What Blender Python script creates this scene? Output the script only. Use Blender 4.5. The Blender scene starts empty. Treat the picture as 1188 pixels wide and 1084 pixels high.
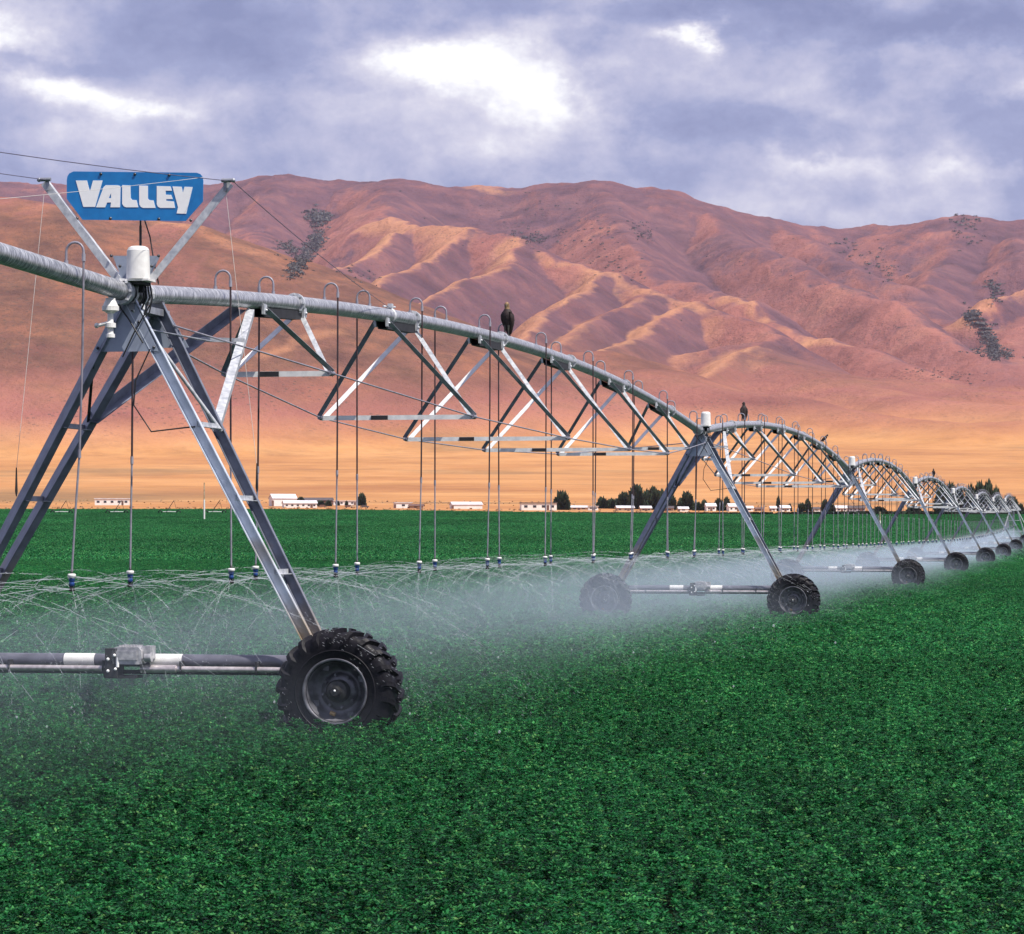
import bpy, math, random
import numpy as np
from mathutils import Vector, Matrix
random.seed(7); rng = np.random.default_rng(7)
R = math.radians; PI = math.pi
F = 3430.0; CAMZ = 2.21; CX = 594.0; HY = 620.0
scene = bpy.context.scene
col = scene.collection

def P(px, py, Y):
    return Vector(((px-CX)/F*Y, Y, CAMZ+(HY-py)/F*Y))

# ------------------------------------------------------------------ mesh helpers
class MB:
    def __init__(s): s.v = []; s.f = []; s.sm = []; s.mi = []; s.m = 0
    def add(s, vs, fs, smooth=False):
        b = len(s.v); s.v += [tuple(p) for p in vs]
        for f in fs:
            s.f.append(tuple(b+i for i in f)); s.sm.append(smooth); s.mi.append(s.m)
    def box(s, c, d, rot=None):
        c = Vector(c); h = [x/2 for x in d]
        vs = []
        for x in (-1, 1):
            for y in (-1, 1):
                for z in (-1, 1):
                    p = Vector((x*h[0], y*h[1], z*h[2]))
                    if rot is not None: p = rot @ p
                    vs.append(c+p)
        s.add(vs, [(0,1,3,2),(4,6,7,5),(0,4,5,1),(2,3,7,6),(0,2,6,4),(1,5,7,3)])
    def frame(s, a, b, hint):
        a = Vector(a); b = Vector(b); d = (b-a).normalized()
        n = Vector(hint) - d*Vector(hint).dot(d)
        if n.length < 1e-5: n = d.orthogonal()
        n.normalize(); return d, n, d.cross(n)
    def prof(s, a, b, pts, hint=(0,0,1), cap=True, smooth=False):
        d, n, t = s.frame(a, b, hint); a = Vector(a); b = Vector(b); k = len(pts)
        vs = [a+n*p[0]+t*p[1] for p in pts]+[b+n*p[0]+t*p[1] for p in pts]
        s.add(vs, [(i, (i+1) % k, k+(i+1) % k, k+i) for i in range(k)], smooth)
        if cap: s.add(vs, [tuple(range(k))[::-1], tuple(range(k, 2*k))])
    def bar(s, a, b, w, h, hint=(0,0,1)):
        s.prof(a, b, [(-h/2,-w/2),(h/2,-w/2),(h/2,w/2),(-h/2,w/2)], hint)
    def angle(s, a, b, w, t=.007, hint=(0,0,1), flip=1):
        f = flip
        s.prof(a, b, [(0,0),(w,0),(w,t*f),(t,t*f),(t,w*f),(0,w*f)], hint)
    def channel(s, a, b, w, d, t=.008, hint=(0,0,1)):
        s.prof(a, b, [(-w/2,0),(w/2,0),(w/2,d),(w/2-t,d),(w/2-t,t),(-w/2+t,t),(-w/2+t,d),(-w/2,d)], hint)
    def tube(s, pts, r, n=8, cap=True, smooth=True):
        pts = [Vector(p) for p in pts]; m = len(pts)
        rs = r if isinstance(r, (list, tuple)) else [r]*m
        d0 = (pts[1]-pts[0]).normalized(); nrm = d0.orthogonal().normalized()
        vs = []
        for i, p in enumerate(pts):
            if i == 0: d = pts[1]-pts[0]
            elif i == m-1: d = pts[-1]-pts[-2]
            else: d = (pts[i+1]-pts[i]).normalized()+(pts[i]-pts[i-1]).normalized()
            d.normalize(); nrm = (nrm-d*nrm.dot(d)).normalized(); bn = d.cross(nrm)
            for k in range(n):
                a = 2*PI*k/n
                vs.append(p+(nrm*math.cos(a)+bn*math.sin(a))*rs[i])
        fs = [(i*n+k, i*n+(k+1) % n, (i+1)*n+(k+1) % n, (i+1)*n+k) for i in range(m-1) for k in range(n)]
        s.add(vs, fs, smooth)
        if cap: s.add(vs, [tuple(range(n))[::-1], tuple(range((m-1)*n, m*n))])
    def lathe(s, prof, c=(0,0,0), axis='y', n=32, smooth=True):
        # prof: list of (radius, height along axis)
        c = Vector(c); vs = []
        for r, h in prof:
            for k in range(n):
                a = 2*PI*k/n; x, y = r*math.cos(a), r*math.sin(a)
                vs.append(c+(Vector((x, h, y)) if axis == 'y' else Vector((x, y, h)) if axis == 'z' else Vector((h, x, y))))
        m = len(prof)
        s.add(vs, [(i*n+k, i*n+(k+1) % n, (i+1)*n+(k+1) % n, (i+1)*n+k) for i in range(m-1) for k in range(n)], smooth)
    def sphere(s, c, r, n=10, m=7, sq=(1,1,1)):
        c = Vector(c); vs = []
        for i in range(m+1):
            t = PI*i/m
            for k in range(n):
                a = 2*PI*k/n
                vs.append(c+Vector((r*sq[0]*math.sin(t)*math.cos(a), r*sq[1]*math.sin(t)*math.sin(a), r*sq[2]*math.cos(t))))
        s.add(vs, [(i*n+k, i*n+(k+1) % n, (i+1)*n+(k+1) % n, (i+1)*n+k) for i in range(m) for k in range(n)], True)
    def extrude(s, poly, y0, y1):
        # poly in (x,z), extruded along y
        k = len(poly); vs = [(p[0], y0, p[1]) for p in poly]+[(p[0], y1, p[1]) for p in poly]
        s.add(vs, [tuple(range(k)), tuple(range(2*k-1, k-1, -1))]+[(i, k+i, k+(i+1) % k, (i+1) % k) for i in range(k)])
    def mesh(s, name, mats):
        me = bpy.data.meshes.new(name); me.from_pydata(s.v, [], s.f)
        for m in (mats if isinstance(mats, (list, tuple)) else [mats]): me.materials.append(m)
        me.polygons.foreach_set('use_smooth', s.sm); me.polygons.foreach_set('material_index', s.mi)
        me.update(); return me
    def build(s, name, mats, parent=None):
        return link(s.mesh(name, mats), name, parent)

def link(me, name, parent=None, loc=(0,0,0), rot=(0,0,0)):
    o = bpy.data.objects.new(name, me); col.objects.link(o)
    o.location = loc; o.rotation_euler = rot
    if parent: o.parent = parent
    return o
def tag(o, label=None, cat=None, group=None, kind=None):
    if label: o['label'] = label
    if cat: o['category'] = cat
    if group: o['group'] = group
    if kind: o['kind'] = kind
    return o
def empty(name, loc, rot=(0,0,0)):
    return link(None, name, None, loc, rot)
KIDS = {}
def kids(o): return [c for c in col.objects if c.parent == o]
def copy_tree(o, parent=None, tree=None):
    c = o.copy(); col.objects.link(c)
    if parent: c.parent = parent
    for ch, sub in tree: copy_tree(ch, c, sub)
    return c
def tree_of(o): return [(c, tree_of(c)) for c in kids(o)]

# ------------------------------------------------------------------ materials
def nodes(m):
    m.use_nodes = True; nt = m.node_tree; return nt, nt.nodes, nt.links
def mat(name, c1, c2=None, rough=.5, metal=0, scale=8, bump=0, detail=6, coord='Object', lo=.35, hi=.65, stretch=(1,1,1), spec=.5, c3=None, rvar=.0):
    m = bpy.data.materials.new(name); nt, N, L = nodes(m); b = N['Principled BSDF']
    b.inputs['Roughness'].default_value = rough; b.inputs['Metallic'].default_value = metal
    b.inputs['Specular IOR Level'].default_value = spec
    tc = N.new('ShaderNodeTexCoord'); mp = N.new('ShaderNodeMapping'); mp.inputs['Scale'].default_value = stretch
    L.new(tc.outputs[coord], mp.inputs[0])
    no = N.new('ShaderNodeTexNoise'); no.inputs['Scale'].default_value = scale; no.inputs['Detail'].default_value = detail
    L.new(mp.outputs[0], no.inputs['Vector'])
    if c2 is None: c2 = tuple(x*.8 for x in c1)
    r = N.new('ShaderNodeValToRGB'); e = r.color_ramp.elements
    e[0].position = lo; e[0].color = (*c2, 1); e[1].position = hi; e[1].color = (*c1, 1)
    if c3: x = e.new((lo+hi)/2); x.color = (*c3, 1)
    L.new(no.outputs['Fac'], r.inputs[0]); L.new(r.outputs[0], b.inputs['Base Color'])
    if rvar:
        mr = N.new('ShaderNodeMapRange'); mr.inputs[3].default_value = rough-rvar; mr.inputs[4].default_value = rough+rvar
        L.new(no.outputs['Fac'], mr.inputs[0]); L.new(mr.outputs[0], b.inputs['Roughness'])
    if bump:
        bp = N.new('ShaderNodeBump'); bp.inputs['Strength'].default_value = bump; bp.inputs['Distance'].default_value = .01
        L.new(no.outputs['Fac'], bp.inputs['Height']); L.new(bp.outputs[0], b.inputs['Normal'])
    return m
M = {}
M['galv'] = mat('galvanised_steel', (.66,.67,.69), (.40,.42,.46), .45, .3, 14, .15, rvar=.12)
M['galv_dull_shaded'] = mat('weathered_and_shaded_steel', (.40,.42,.46), (.24,.25,.28), .5, .5, 9, .1, rvar=.1)
M['galv_white_sunlit'] = mat('whitened_and_sunlit_steel', (.85,.84,.83), (.66,.66,.67), .5, .05, 12, .1)
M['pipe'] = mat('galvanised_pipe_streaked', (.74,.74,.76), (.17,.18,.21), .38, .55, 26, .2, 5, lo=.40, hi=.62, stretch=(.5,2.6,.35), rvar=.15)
M['gusset'] = mat('dark_shaded_steel', (.028,.028,.034), (.016,.016,.02), .7, .1, 9)
M['black'] = mat('black_plastic', (.02,.02,.022), (.012,.012,.014), .45, 0, 9)
M['rubber'] = mat('tyre_rubber', (.006,.006,.009), (.012,.011,.015), .5, 0, 22, .5, rvar=.1, spec=.18)
M['rim'] = mat('stained_rim_steel', (.21,.21,.24), (.05,.05,.06), .4, .45, 7, .2, rvar=.15)
M['white'] = mat('white_paint', (.80,.79,.77), (.66,.65,.63), .45, 0, 10, .1)
M['plate'] = mat('grey_blue_gusset_plate', (.36,.41,.50), (.29,.33,.42), .5, .25, 7, .05)
M['signblue'] = mat('blue_sign_enamel', (.012,.20,.52), (.010,.165,.45), .35, 0, 9, .03)
M['signwhite'] = mat('white_sign_lettering', (.92,.92,.92), (.88,.88,.88), .4, 0, 20)
M['bolt'] = mat('dark_bolt', (.12,.12,.13), (.05,.05,.06), .4, .8, 30)
M['hose'] = mat('dark_drop_hose', (.055,.035,.04), (.03,.02,.025), .45, 0, 9)
M['tube'] = mat('grey_drop_tube', (.34,.33,.38), (.22,.21,.26), .45, .2, 9)
M['hosegrey'] = mat('grey_hose', (.24,.23,.27), (.16,.15,.19), .45, 0, 9)
M['headblue'] = mat('blue_sprinkler_plastic', (.03,.09,.32), (.02,.06,.22), .35, 0, 20)
M['motor'] = mat('cast_aluminium', (.55,.54,.55), (.30,.30,.33), .45, .35, 16, .15)
M['beam'] = mat('grey_painted_beam', (.17,.17,.21), (.11,.11,.14), .35, .3, 6)
M['shaft'] = mat('drive_shaft_steel', (.66,.60,.60), (.42,.37,.38), .35, .5, 8, .05, stretch=(2,.4,2))
M['rust'] = mat('ochre_stained_steel', (.42,.28,.13), (.30,.26,.24), .5, .3, 5, .1)
M['wire'] = mat('wire_strand', (.15,.13,.19), (.10,.08,.13), .5, .3, 9)
M['cord'] = mat('pale_cord', (.62,.60,.58), (.5,.48,.46), .7, 0, 9)
M['wood'] = mat('weathered_post', (.55,.45,.30), (.30,.20,.12), .8, 0, 3)
M['feather'] = mat('dark_brown_feathers', (.035,.018,.016), (.012,.006,.007), .7, 0, 30, .4)
M['buff'] = mat('buff_head_feathers', (.30,.19,.09), (.12,.07,.035), .7, 0, 40, .4)
M['beak'] = mat('horn_beak', (.10,.09,.06), (.04,.04,.04), .4, 0, 9)
M['bark'] = mat('bark', (.10,.07,.05), (.05,.035,.03), .9, 0, 3)

# legs: galvanised with the ochre stains water leaves low down
def leg_mat(name, a, b, metal=.5):
    m = mat(name, a, b, .42, metal, 7, .1, rvar=.1)
    nt, N, L = nodes(m); bs = N['Principled BSDF']; r = [n for n in N if n.type == 'VALTORGB'][0]
    tc = N.new('ShaderNodeTexCoord'); sp = N.new('ShaderNodeSeparateXYZ'); L.new(tc.outputs['Object'], sp.inputs[0])
    n2 = N.new('ShaderNodeTexNoise'); n2.inputs['Scale'].default_value = 2.2; n2.inputs['Detail'].default_value = 5
    L.new(tc.outputs['Object'], n2.inputs['Vector'])
    ad = N.new('ShaderNodeMath'); ad.operation = 'MULTIPLY_ADD'; ad.inputs[1].default_value = 2.4; ad.inputs[2].default_value = -1.2
    L.new(n2.outputs['Fac'], ad.inputs[0])
    a2 = N.new('ShaderNodeMath'); a2.operation = 'ADD'; L.new(ad.outputs[0], a2.inputs[0]); L.new(sp.outputs['Z'], a2.inputs[1])
    mr = N.new('ShaderNodeMapRange'); mr.inputs[1].default_value = 1.95; mr.inputs[2].default_value = 1.1
    L.new(a2.outputs[0], mr.inputs[0])
    mx = N.new('ShaderNodeMix'); mx.data_type = 'RGBA'; L.new(mr.outputs[0], mx.inputs[0])
    L.new(r.outputs[0], mx.inputs[6]); mx.inputs[7].default_value = (.34,.27,.18,1)
    L.new(mx.outputs[2], bs.inputs['Base Color'])
    return m
M['leg_shaded'] = leg_mat('shaded_leg_steel', (.22,.24,.30), (.14,.15,.19), .2)
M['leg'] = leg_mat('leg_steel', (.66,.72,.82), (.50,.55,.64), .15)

# ------------------------------------------------------------------ noise in numpy
def _h(ix, iy, s):
    n = (ix.astype(np.int64)*374761393 + iy.astype(np.int64)*668265263 + s*1442695041) & 0xffffffff
    n = ((n ^ (n >> 13))*1274126177) & 0xffffffff
    n = n ^ (n >> 16)
    return (n & 0xffff)/65535.0
def vnoise(x, y, s=0):
    ix = np.floor(x); iy = np.floor(y); fx = x-ix; fy = y-iy
    fx = fx*fx*fx*(fx*(fx*6-15)+10); fy = fy*fy*fy*(fy*(fy*6-15)+10)
    a = _h(ix, iy, s); b = _h(ix+1, iy, s); c = _h(ix, iy+1, s); d = _h(ix+1, iy+1, s)
    return (a*(1-fx)+b*fx)*(1-fy)+(c*(1-fx)+d*fx)*fy
def fbm(x, y, o=5, s=0):
    t = 0; a = .5
    for i in range(o):
        t = t+a*(vnoise(x, y, s+i)*2-1); x = x*2.03+17.1; y = y*2.03+5.3; a *= .5
    return t
def ridged(x, y, o=4, s=0):
    t = 0; a = .5; w = 1
    for i in range(o):
        n = 1-np.abs(vnoise(x, y, s+i)*2-1); n = n*n
        t = t+a*n*w; w = np.clip(n*1.5, 0, 1); x = x*2.1+9.1; y = y*2.1+3.7; a *= .5
    return t

# ------------------------------------------------------------------ terrain
def field_z(Y):
    Y = np.asarray(Y, float); return .0165*40*np.log1p(np.exp(np.clip((Y-270)/40, -30, 30)))
TY = np.array([800,1150,1600,2200,3000,3800,4600,6000,9000,12000.])
TS = np.array([592,590.8,588.2,577,551,520,494,470,440,430.])
def base_z(X, Y):
    X = np.asarray(X, float); Y = np.asarray(Y, float)
    s = np.interp(Y, TY, TS); z = CAMZ+(HY-s)/F*Y
    px = CX+F*X/np.maximum(Y, 1)
    t = np.clip((px-250)/700, 0, 1); sh = 6.5*t*t*(3-2*t)
    w = np.clip((Y-480)/320, 0, 1)*np.clip((2600-Y)/1500, 0, 1)
    return np.where(Y < 800, field_z(Y), z)-sh*w/F*Y
RIDGES = [
 # (slope, rounding, [(px, py, Y)...])
 (.42, 130, [(-260,262,4900),(-80,238,4800),(0,231,4750),(80,240,4700),(175,259,4650),(232,279,4600),(296,311,4500),(335,329,4450),(388,349,4400),(440,372,4350),(520,410,4250),(580,446,4150)]),
 (.62, 40, [(60,240,4720),(30,330,4350),(10,400,4100)]),
 (.62, 40, [(175,259,4650),(235,345,4300),(262,410,4080),(285,450,3950)]),
 (.62, 40, [(-80,238,4800),(-140,330,4350)]),
 (.62, 40, [(335,329,4450),(400,400,4150),(440,440,4000)]),
 (.50, 150, [(-300,230,9000),(-80,214,9000),(0,212,9000),(150,218,9000),(269,213,8900),(300,209,8900),(335,203,8900),(368,208,8900),(415,210,8900),(469,207,8800),(537,216,8800),(600,217,8800),(640,215,8800),(689,211,8700),(732,218,8700),(803,237,8700),(846,245,8700),(896,254,8700),(957,264,8800),(1033,264,8800),(1078,260,8600),(1103,254,8500),(1124,250,8500),(1155,255,8500),(1188,256,8500),(1260,262,8500),(1400,250,8500)]),
 (.72, 42, [(269,213,8900),(230,262,8100),(180,300,7400)]),
 (.72, 42, [(335,203,8900),(290,262,8000),(330,315,7000)]),
 (.72, 42, [(469,207,8800),(450,228,8300),(436,256,7500),(503,258,7000),(537,266,6800),(600,278,6500),(660,300,6300),(703,317,6150),(757,334,5950),(806,350,5800),(826,356,5700),(860,368,5600),(900,392,5400),(960,430,5100),(1010,452,4900)]),
 (.92, 22, [(480,257,7200),(430,290,6500),(388,312,6100),(345,350,5700)]),
 (.92, 22, [(537,266,6800),(486,304,6200),(440,330,5800),(409,346,5500)]),
 (.85, 26, [(600,278,6500),(590,310,6000),(537,328,5700),(469,357,5300),(430,380,5050)]),
 (.92, 22, [(703,317,6150),(670,342,5700),(640,362,5450),(594,393,5100),(560,410,4900)]),
 (.92, 22, [(806,352,5800),(775,362,5600),(740,384,5300),(697,407,4950)]),
 (.92, 22, [(900,392,5400),(862,402,5150),(838,420,4950),(817,440,4750)]),
 (.85, 26, [(757,334,5950),(730,352,5650),(690,372,5350),(640,398,5050)]),
 (.40, 110, [(560,271,8200),(600,250,8500),(640,215,8800)]),
 (.72, 42, [(689,211,8700),(720,262,7800),(757,320,6700),(806,327,6500),(846,340,6300),(875,353,6150),(900,369,6000),(950,389,5800),(1002,402,5600),(1063,426,5300),(1155,462,4950),(1200,476,4800)]),
 (.72, 42, [(803,237,8700),(870,286,7700),(966,326,7000),(1033,352,6600),(1093,388,6200),(1155,420,5900)]),
 (.72, 42, [(896,254,8700),(941,282,8100),(1033,330,7500),(1081,358,7100),(1142,394,6700)]),
 (.72, 42, [(1124,250,8500),(1100,300,7900),(1075,330,7500)]),
 (.72, 42, [(1188,256,8500),(1180,300,7700)]),
 (.80, 30, [(1130,363,6500),(1155,347,6600),(1188,335,6700),(1260,318,6900),(1340,300,7200)]),
 (.40, 70, [(1260,318,6900),(1200,400,6100),(1180,425,5900)]),
 (.40, 80, [(600,428,4650),(643,411,4620),(697,407,4600),(760,426,4500),(817,446,4400),(900,457,4350),(966,474,4250),(1033,484,4150),(1124,490,4050),(1188,487,4050),(1300,480,4050)]),
 (.35, 80, [(850,398,5250),(930,428,4950),(1000,448,4700),(1080,462,4500),(1188,470,4400)]),
 (.30, 90, [(990,440,4900),(1060,440,4950),(1120,452,4800),(1188,455,4800),(1260,450,4800)]),
]
def ridge_field(X, Y):
    hs = []
    for sl, rd, pts in RIDGES:
        best = np.full_like(X, -1e9)
        q = [P(*p) for p in pts]
        for a, b in zip(q[:-1], q[1:]):
            dx, dy = b.x-a.x, b.y-a.y; l2 = dx*dx+dy*dy
            t = np.clip(((X-a.x)*dx+(Y-a.y)*dy)/l2, 0, 1)
            d = np.hypot(X-a.x-t*dx, Y-a.y-t*dy)
            z = a.z+t*(b.z-a.z)-sl*(np.sqrt(d*d+rd*rd)-rd)
            best = np.maximum(best, z)
        hs.append(best)
    return hs
def H(X, Y):
    X = np.asarray(X, float); Y = np.asarray(Y, float)
    b = base_z(X, Y)
    wx = 26*fbm(X/260, Y/260, 4, 40); wy = 50*fbm(X/420, Y/420, 4, 50)
    amt = np.clip((Y-3600)/900, 0, 1)
    hs = ridge_field(X+wx*amt, Y+wy*amt)
    st = np.stack([b]+hs); m = st.max(0)
    k = 6.0
    h = m+k*np.log(np.exp((st-m)/k).sum(0)) - k*.25
    h = np.where(Y < 2600, b, h*1.0)
    t = np.clip((h-b)/140, 0, 1)
    g = ridged(X/300, Y/420, 4, 11)-.35
    h = h+t*(20*g+10*fbm(X/70, Y/120, 5, 21))*np.clip((Y-3300)/3000, .35, 1)
    h = h+np.clip((Y-2600)/2400, 0, 1)*(1-t)*(5*fbm(X/260, Y/420, 4, 31)+4*fbm(X/900, Y/1100, 2, 33))
    return h
def grid_mesh(name, xs, Ys, zf, mats, attr=None):
    # xs: bearings (X/Y) ; polar-like grid
    nb, ny = len(xs), len(Ys)
    Yg, Bg = np.meshgrid(Ys, xs, indexing='ij'); Xg = Yg*Bg
    Z = zf(Xg, Yg)
    co = np.stack([Xg, Yg, Z], -1).reshape(-1, 3)
    i = np.arange(nb-1)[None, :]+np.arange(ny-1)[:, None]*nb
    q = np.stack([i, i+1, i+1+nb, i+nb], -1).reshape(-1, 4)
    me = bpy.data.meshes.new(name)
    me.vertices.add(len(co)); me.vertices.foreach_set('co', co.ravel())
    me.loops.add(q.size); me.loops.foreach_set('vertex_index', q.ravel())
    me.polygons.add(len(q)); me.polygons.foreach_set('loop_start', np.arange(0, q.size, 4)); me.polygons.foreach_set('loop_total', np.full(len(q), 4))
    me.polygons.foreach_set('use_smooth', np.ones(len(q), bool))
    me.update(calc_edges=True); me.materials.append(mats)
    if attr:
        for nm, arr in attr(Xg, Yg, Z).items():
            a = me.attributes.new(nm, 'FLOAT', 'POINT'); a.data.foreach_set('value', arr.astype(np.float32).ravel())
    return me, Xg, Yg, Z

DRY_LINES = [([(480,257,7200),(430,290,6500),(388,312,6100),(345,350,5700)],60),([(440,256,7400),(503,259,7000),(537,268,6800)],60),([(537,266,6800),(486,304,6200),(440,330,5800),(409,346,5500)],65),
 ([(600,278,6500),(590,310,6000),(537,328,5700),(469,357,5300),(430,380,5050)],45),([(703,317,6150),(670,342,5700),(640,362,5450),(594,393,5100),(560,410,4900)],70),
 ([(790,352,5700),(775,362,5600),(740,384,5300),(697,407,4950)],110),([(862,402,5150),(838,420,4950),(817,440,4750)],60),([(600,278,6500),(660,300,6300),(703,317,6150),(757,334,5950),(806,350,5800)],35),
 ([(175,259,4650),(232,279,4600),(296,311,4500),(335,329,4450),(388,349,4400)],45),([(1130,363,6500),(1155,347,6600),(1188,335,6700)],60),([(560,216,8800),(566,224,8700)],90),
 ([(300,478,4000),(360,455,4050),(400,440,4100)],22),([(846,340,6300),(900,369,6000),(950,389,5800),(1002,402,5600)],30)]
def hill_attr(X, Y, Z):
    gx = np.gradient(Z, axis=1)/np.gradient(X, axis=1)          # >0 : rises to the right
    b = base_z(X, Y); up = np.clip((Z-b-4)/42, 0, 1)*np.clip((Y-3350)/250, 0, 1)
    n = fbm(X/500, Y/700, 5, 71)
    sage_shade = 1/(1+np.exp(-((-gx*5.0 + n*4.4 + np.clip((Y-6200)/1200, -.8, 1.9) + .1 + 1.3*np.clip((.02-X/Y)*6, 0, 1)))*1.7))  # sage cover by slope; cloud shade on the far ridges painted in too
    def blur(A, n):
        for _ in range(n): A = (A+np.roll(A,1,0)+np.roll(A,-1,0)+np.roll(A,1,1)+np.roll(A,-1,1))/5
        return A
    Zb = blur(Z, 24); crease_shade = np.clip((Zb-Z)/7.0, -1, 1.6)      # shade painted into the creases as a darker tone, ridges lighter
    sage_shade = np.clip(sage_shade*.85+.40*crease_shade+.12, 0, 1)
    sage_shade = sage_shade*np.clip((Z-b-25)/90, 0, 1)
    wx, wy = 40*fbm(X/130, Y/200, 4, 61), 60*fbm(X/130, Y/200, 4, 65)
    dry = np.zeros_like(X)
    for pts, w in DRY_LINES:
        q = [P(*p) for p in pts]
        for a, c in zip(q[:-1], q[1:]):
            dx, dy = c.x-a.x, c.y-a.y; t = np.clip(((X-a.x)*dx+(Y-a.y)*dy)/(dx*dx+dy*dy), 0, 1)
            d = np.hypot(X+wx-a.x-t*dx, Y+wy-a.y-t*dy); dry = np.maximum(dry, np.exp(-(d/w)**2))
    dry = np.clip(dry*(.75+1.2*np.clip(gx, -.5, .5)), 0, 1)
    return {'sage_shade': sage_shade, 'dry': dry, 'up': up, 'near': np.clip((5300-Y)/500, 0, 1),
            'rough': np.clip(1.5*np.exp(-((X+390)/170)**2-((Y-2150)/260)**2)+1.1*np.exp(-((Y-1950)/70)**2)*np.clip(fbm(X/160, Y/90, 4, 44)*3+.4, 0, 1)+np.clip((fbm(X/420, Y/240, 5, 47)-.10)*4, 0, .8)*np.clip((Y-2300)/400, 0, 1)*(1-up), 0, 1)}

def hill_material():
    m = bpy.data.materials.new('dry_hillside'); nt, N, L = nodes(m); b = N['Principled BSDF']
    b.inputs['Roughness'].default_value = .95; b.inputs['Specular IOR Level'].default_value = .1
    tc = N.new('ShaderNodeTexCoord')
    def noise(sc, det=8, st=(1,1,1), rough=.6, dist=0):
        mp = N.new('ShaderNodeMapping'); mp.inputs['Scale'].default_value = st; L.new(tc.outputs['Object'], mp.inputs[0])
        n = N.new('ShaderNodeTexNoise'); n.inputs['Scale'].default_value = sc; n.inputs['Detail'].default_value = det
        n.inputs['Roughness'].default_value = rough; n.inputs['Distortion'].default_value = dist
        L.new(mp.outputs[0], n.inputs['Vector']); return n.outputs['Fac']
    def ramp(f, stops):
        r = N.new('ShaderNodeValToRGB'); e = r.color_ramp.elements
        while len(e) < len(stops): e.new(.5)
        for x, (p, c) in zip(e, stops): x.position = p; x.color = (*c, 1)
        L.new(f, r.inputs[0]); return r.outputs[0]
    def mix(f, a, bb, mode='MIX'):
        x = N.new('ShaderNodeMix'); x.data_type = 'RGBA'; x.blend_type = mode
        if isinstance(f, float): x.inputs[0].default_value = f
        else: L.new(f, x.inputs[0])
        for i, c in ((6, a), (7, bb)):
            if isinstance(c, tuple): x.inputs[i].default_value = (*c, 1)
            else: L.new(c, x.inputs[i])
        return x.outputs[2]
    def att(n):
        a = N.new('ShaderNodeAttribute'); a.attribute_name = n; return a.outputs['Fac']
    def math_(op, a, bb=0., cl=False):
        x = N.new('ShaderNodeMath'); x.operation = op; x.use_clamp = cl
        for i, c in ((0, a), (1, bb)):
            if isinstance(c, float): x.inputs[i].default_value = c
            else: L.new(c, x.inputs[i])
        return x.outputs[0]
    plain = ramp(noise(.0026, 11, (1,1.3,1), .7), [(.32, (.34,.145,.060)), (.5, (.46,.218,.082)), (.68, (.55,.290,.12))])
    streak = ramp(noise(.006, 10, (1,1.4,1), .8), [(.48, (1,1,1)), (.66, (.74,.72,.72))])
    plain = mix(1., plain, streak, 'MULTIPLY')
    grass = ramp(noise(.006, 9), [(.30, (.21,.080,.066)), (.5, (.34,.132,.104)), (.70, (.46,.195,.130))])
    sage_shade_c = ramp(noise(.009, 9), [(.34, (.040,.028,.050)), (.52, (.092,.052,.076)), (.70, (.18,.086,.092))])  # sage tones, the dark ones also hold painted crease and cloud shade
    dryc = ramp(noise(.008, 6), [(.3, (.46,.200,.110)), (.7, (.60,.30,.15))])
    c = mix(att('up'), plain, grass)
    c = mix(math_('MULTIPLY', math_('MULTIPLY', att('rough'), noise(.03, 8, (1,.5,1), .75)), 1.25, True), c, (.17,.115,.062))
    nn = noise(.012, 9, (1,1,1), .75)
    sf = math_('MULTIPLY_ADD', att('sage_shade'), 1.0); 
    sm = math_('ADD', att('sage_shade'), math_('MULTIPLY', math_('SUBTRACT', nn, .5), 1.9))
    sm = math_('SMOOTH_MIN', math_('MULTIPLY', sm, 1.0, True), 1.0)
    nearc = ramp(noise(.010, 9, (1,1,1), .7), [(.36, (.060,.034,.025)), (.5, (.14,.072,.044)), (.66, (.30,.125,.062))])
    sage_shade_c = mix(att('near'), sage_shade_c, nearc)
    c = mix(math_('MULTIPLY', sm, .92, True), c, sage_shade_c)
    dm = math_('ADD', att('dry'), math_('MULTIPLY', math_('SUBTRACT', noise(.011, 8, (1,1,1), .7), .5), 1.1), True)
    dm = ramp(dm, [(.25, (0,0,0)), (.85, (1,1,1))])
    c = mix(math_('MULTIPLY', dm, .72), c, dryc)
    # speckle of separate bushes
    vo = N.new('ShaderNodeTexVoronoi'); vo.inputs['Scale'].default_value = .10; L.new(tc.outputs['Object'], vo.inputs['Vector'])
    bush = math_('LESS_THAN', vo.outputs['Distance'], .24)
    bmask = math_('GREATER_THAN', noise(.0035, 7, (1,1,1), .7), .53)
    bm = math_('MULTIPLY', math_('MULTIPLY', bush, bmask), math_('MULTIPLY', att('up'), .6))
    c = mix(bm, c, (.10,.07,.055))
    L.new(c, b.inputs['Base Color'])
    bp = N.new('ShaderNodeBump'); bp.inputs['Strength'].default_value = 1.0; bp.inputs['Distance'].default_value = 22
    L.new(math_('MULTIPLY', noise(.014, 8, (1,1,1), .68), att('up')), bp.inputs['Height']); L.new(bp.outputs[0], b.inputs['Normal'])
    return m
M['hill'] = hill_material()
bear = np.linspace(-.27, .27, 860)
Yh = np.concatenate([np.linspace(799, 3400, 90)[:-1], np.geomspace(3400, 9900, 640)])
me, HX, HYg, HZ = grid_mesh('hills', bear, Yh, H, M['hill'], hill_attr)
hills = link(me, 'hills'); tag(hills, kind='structure')

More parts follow.
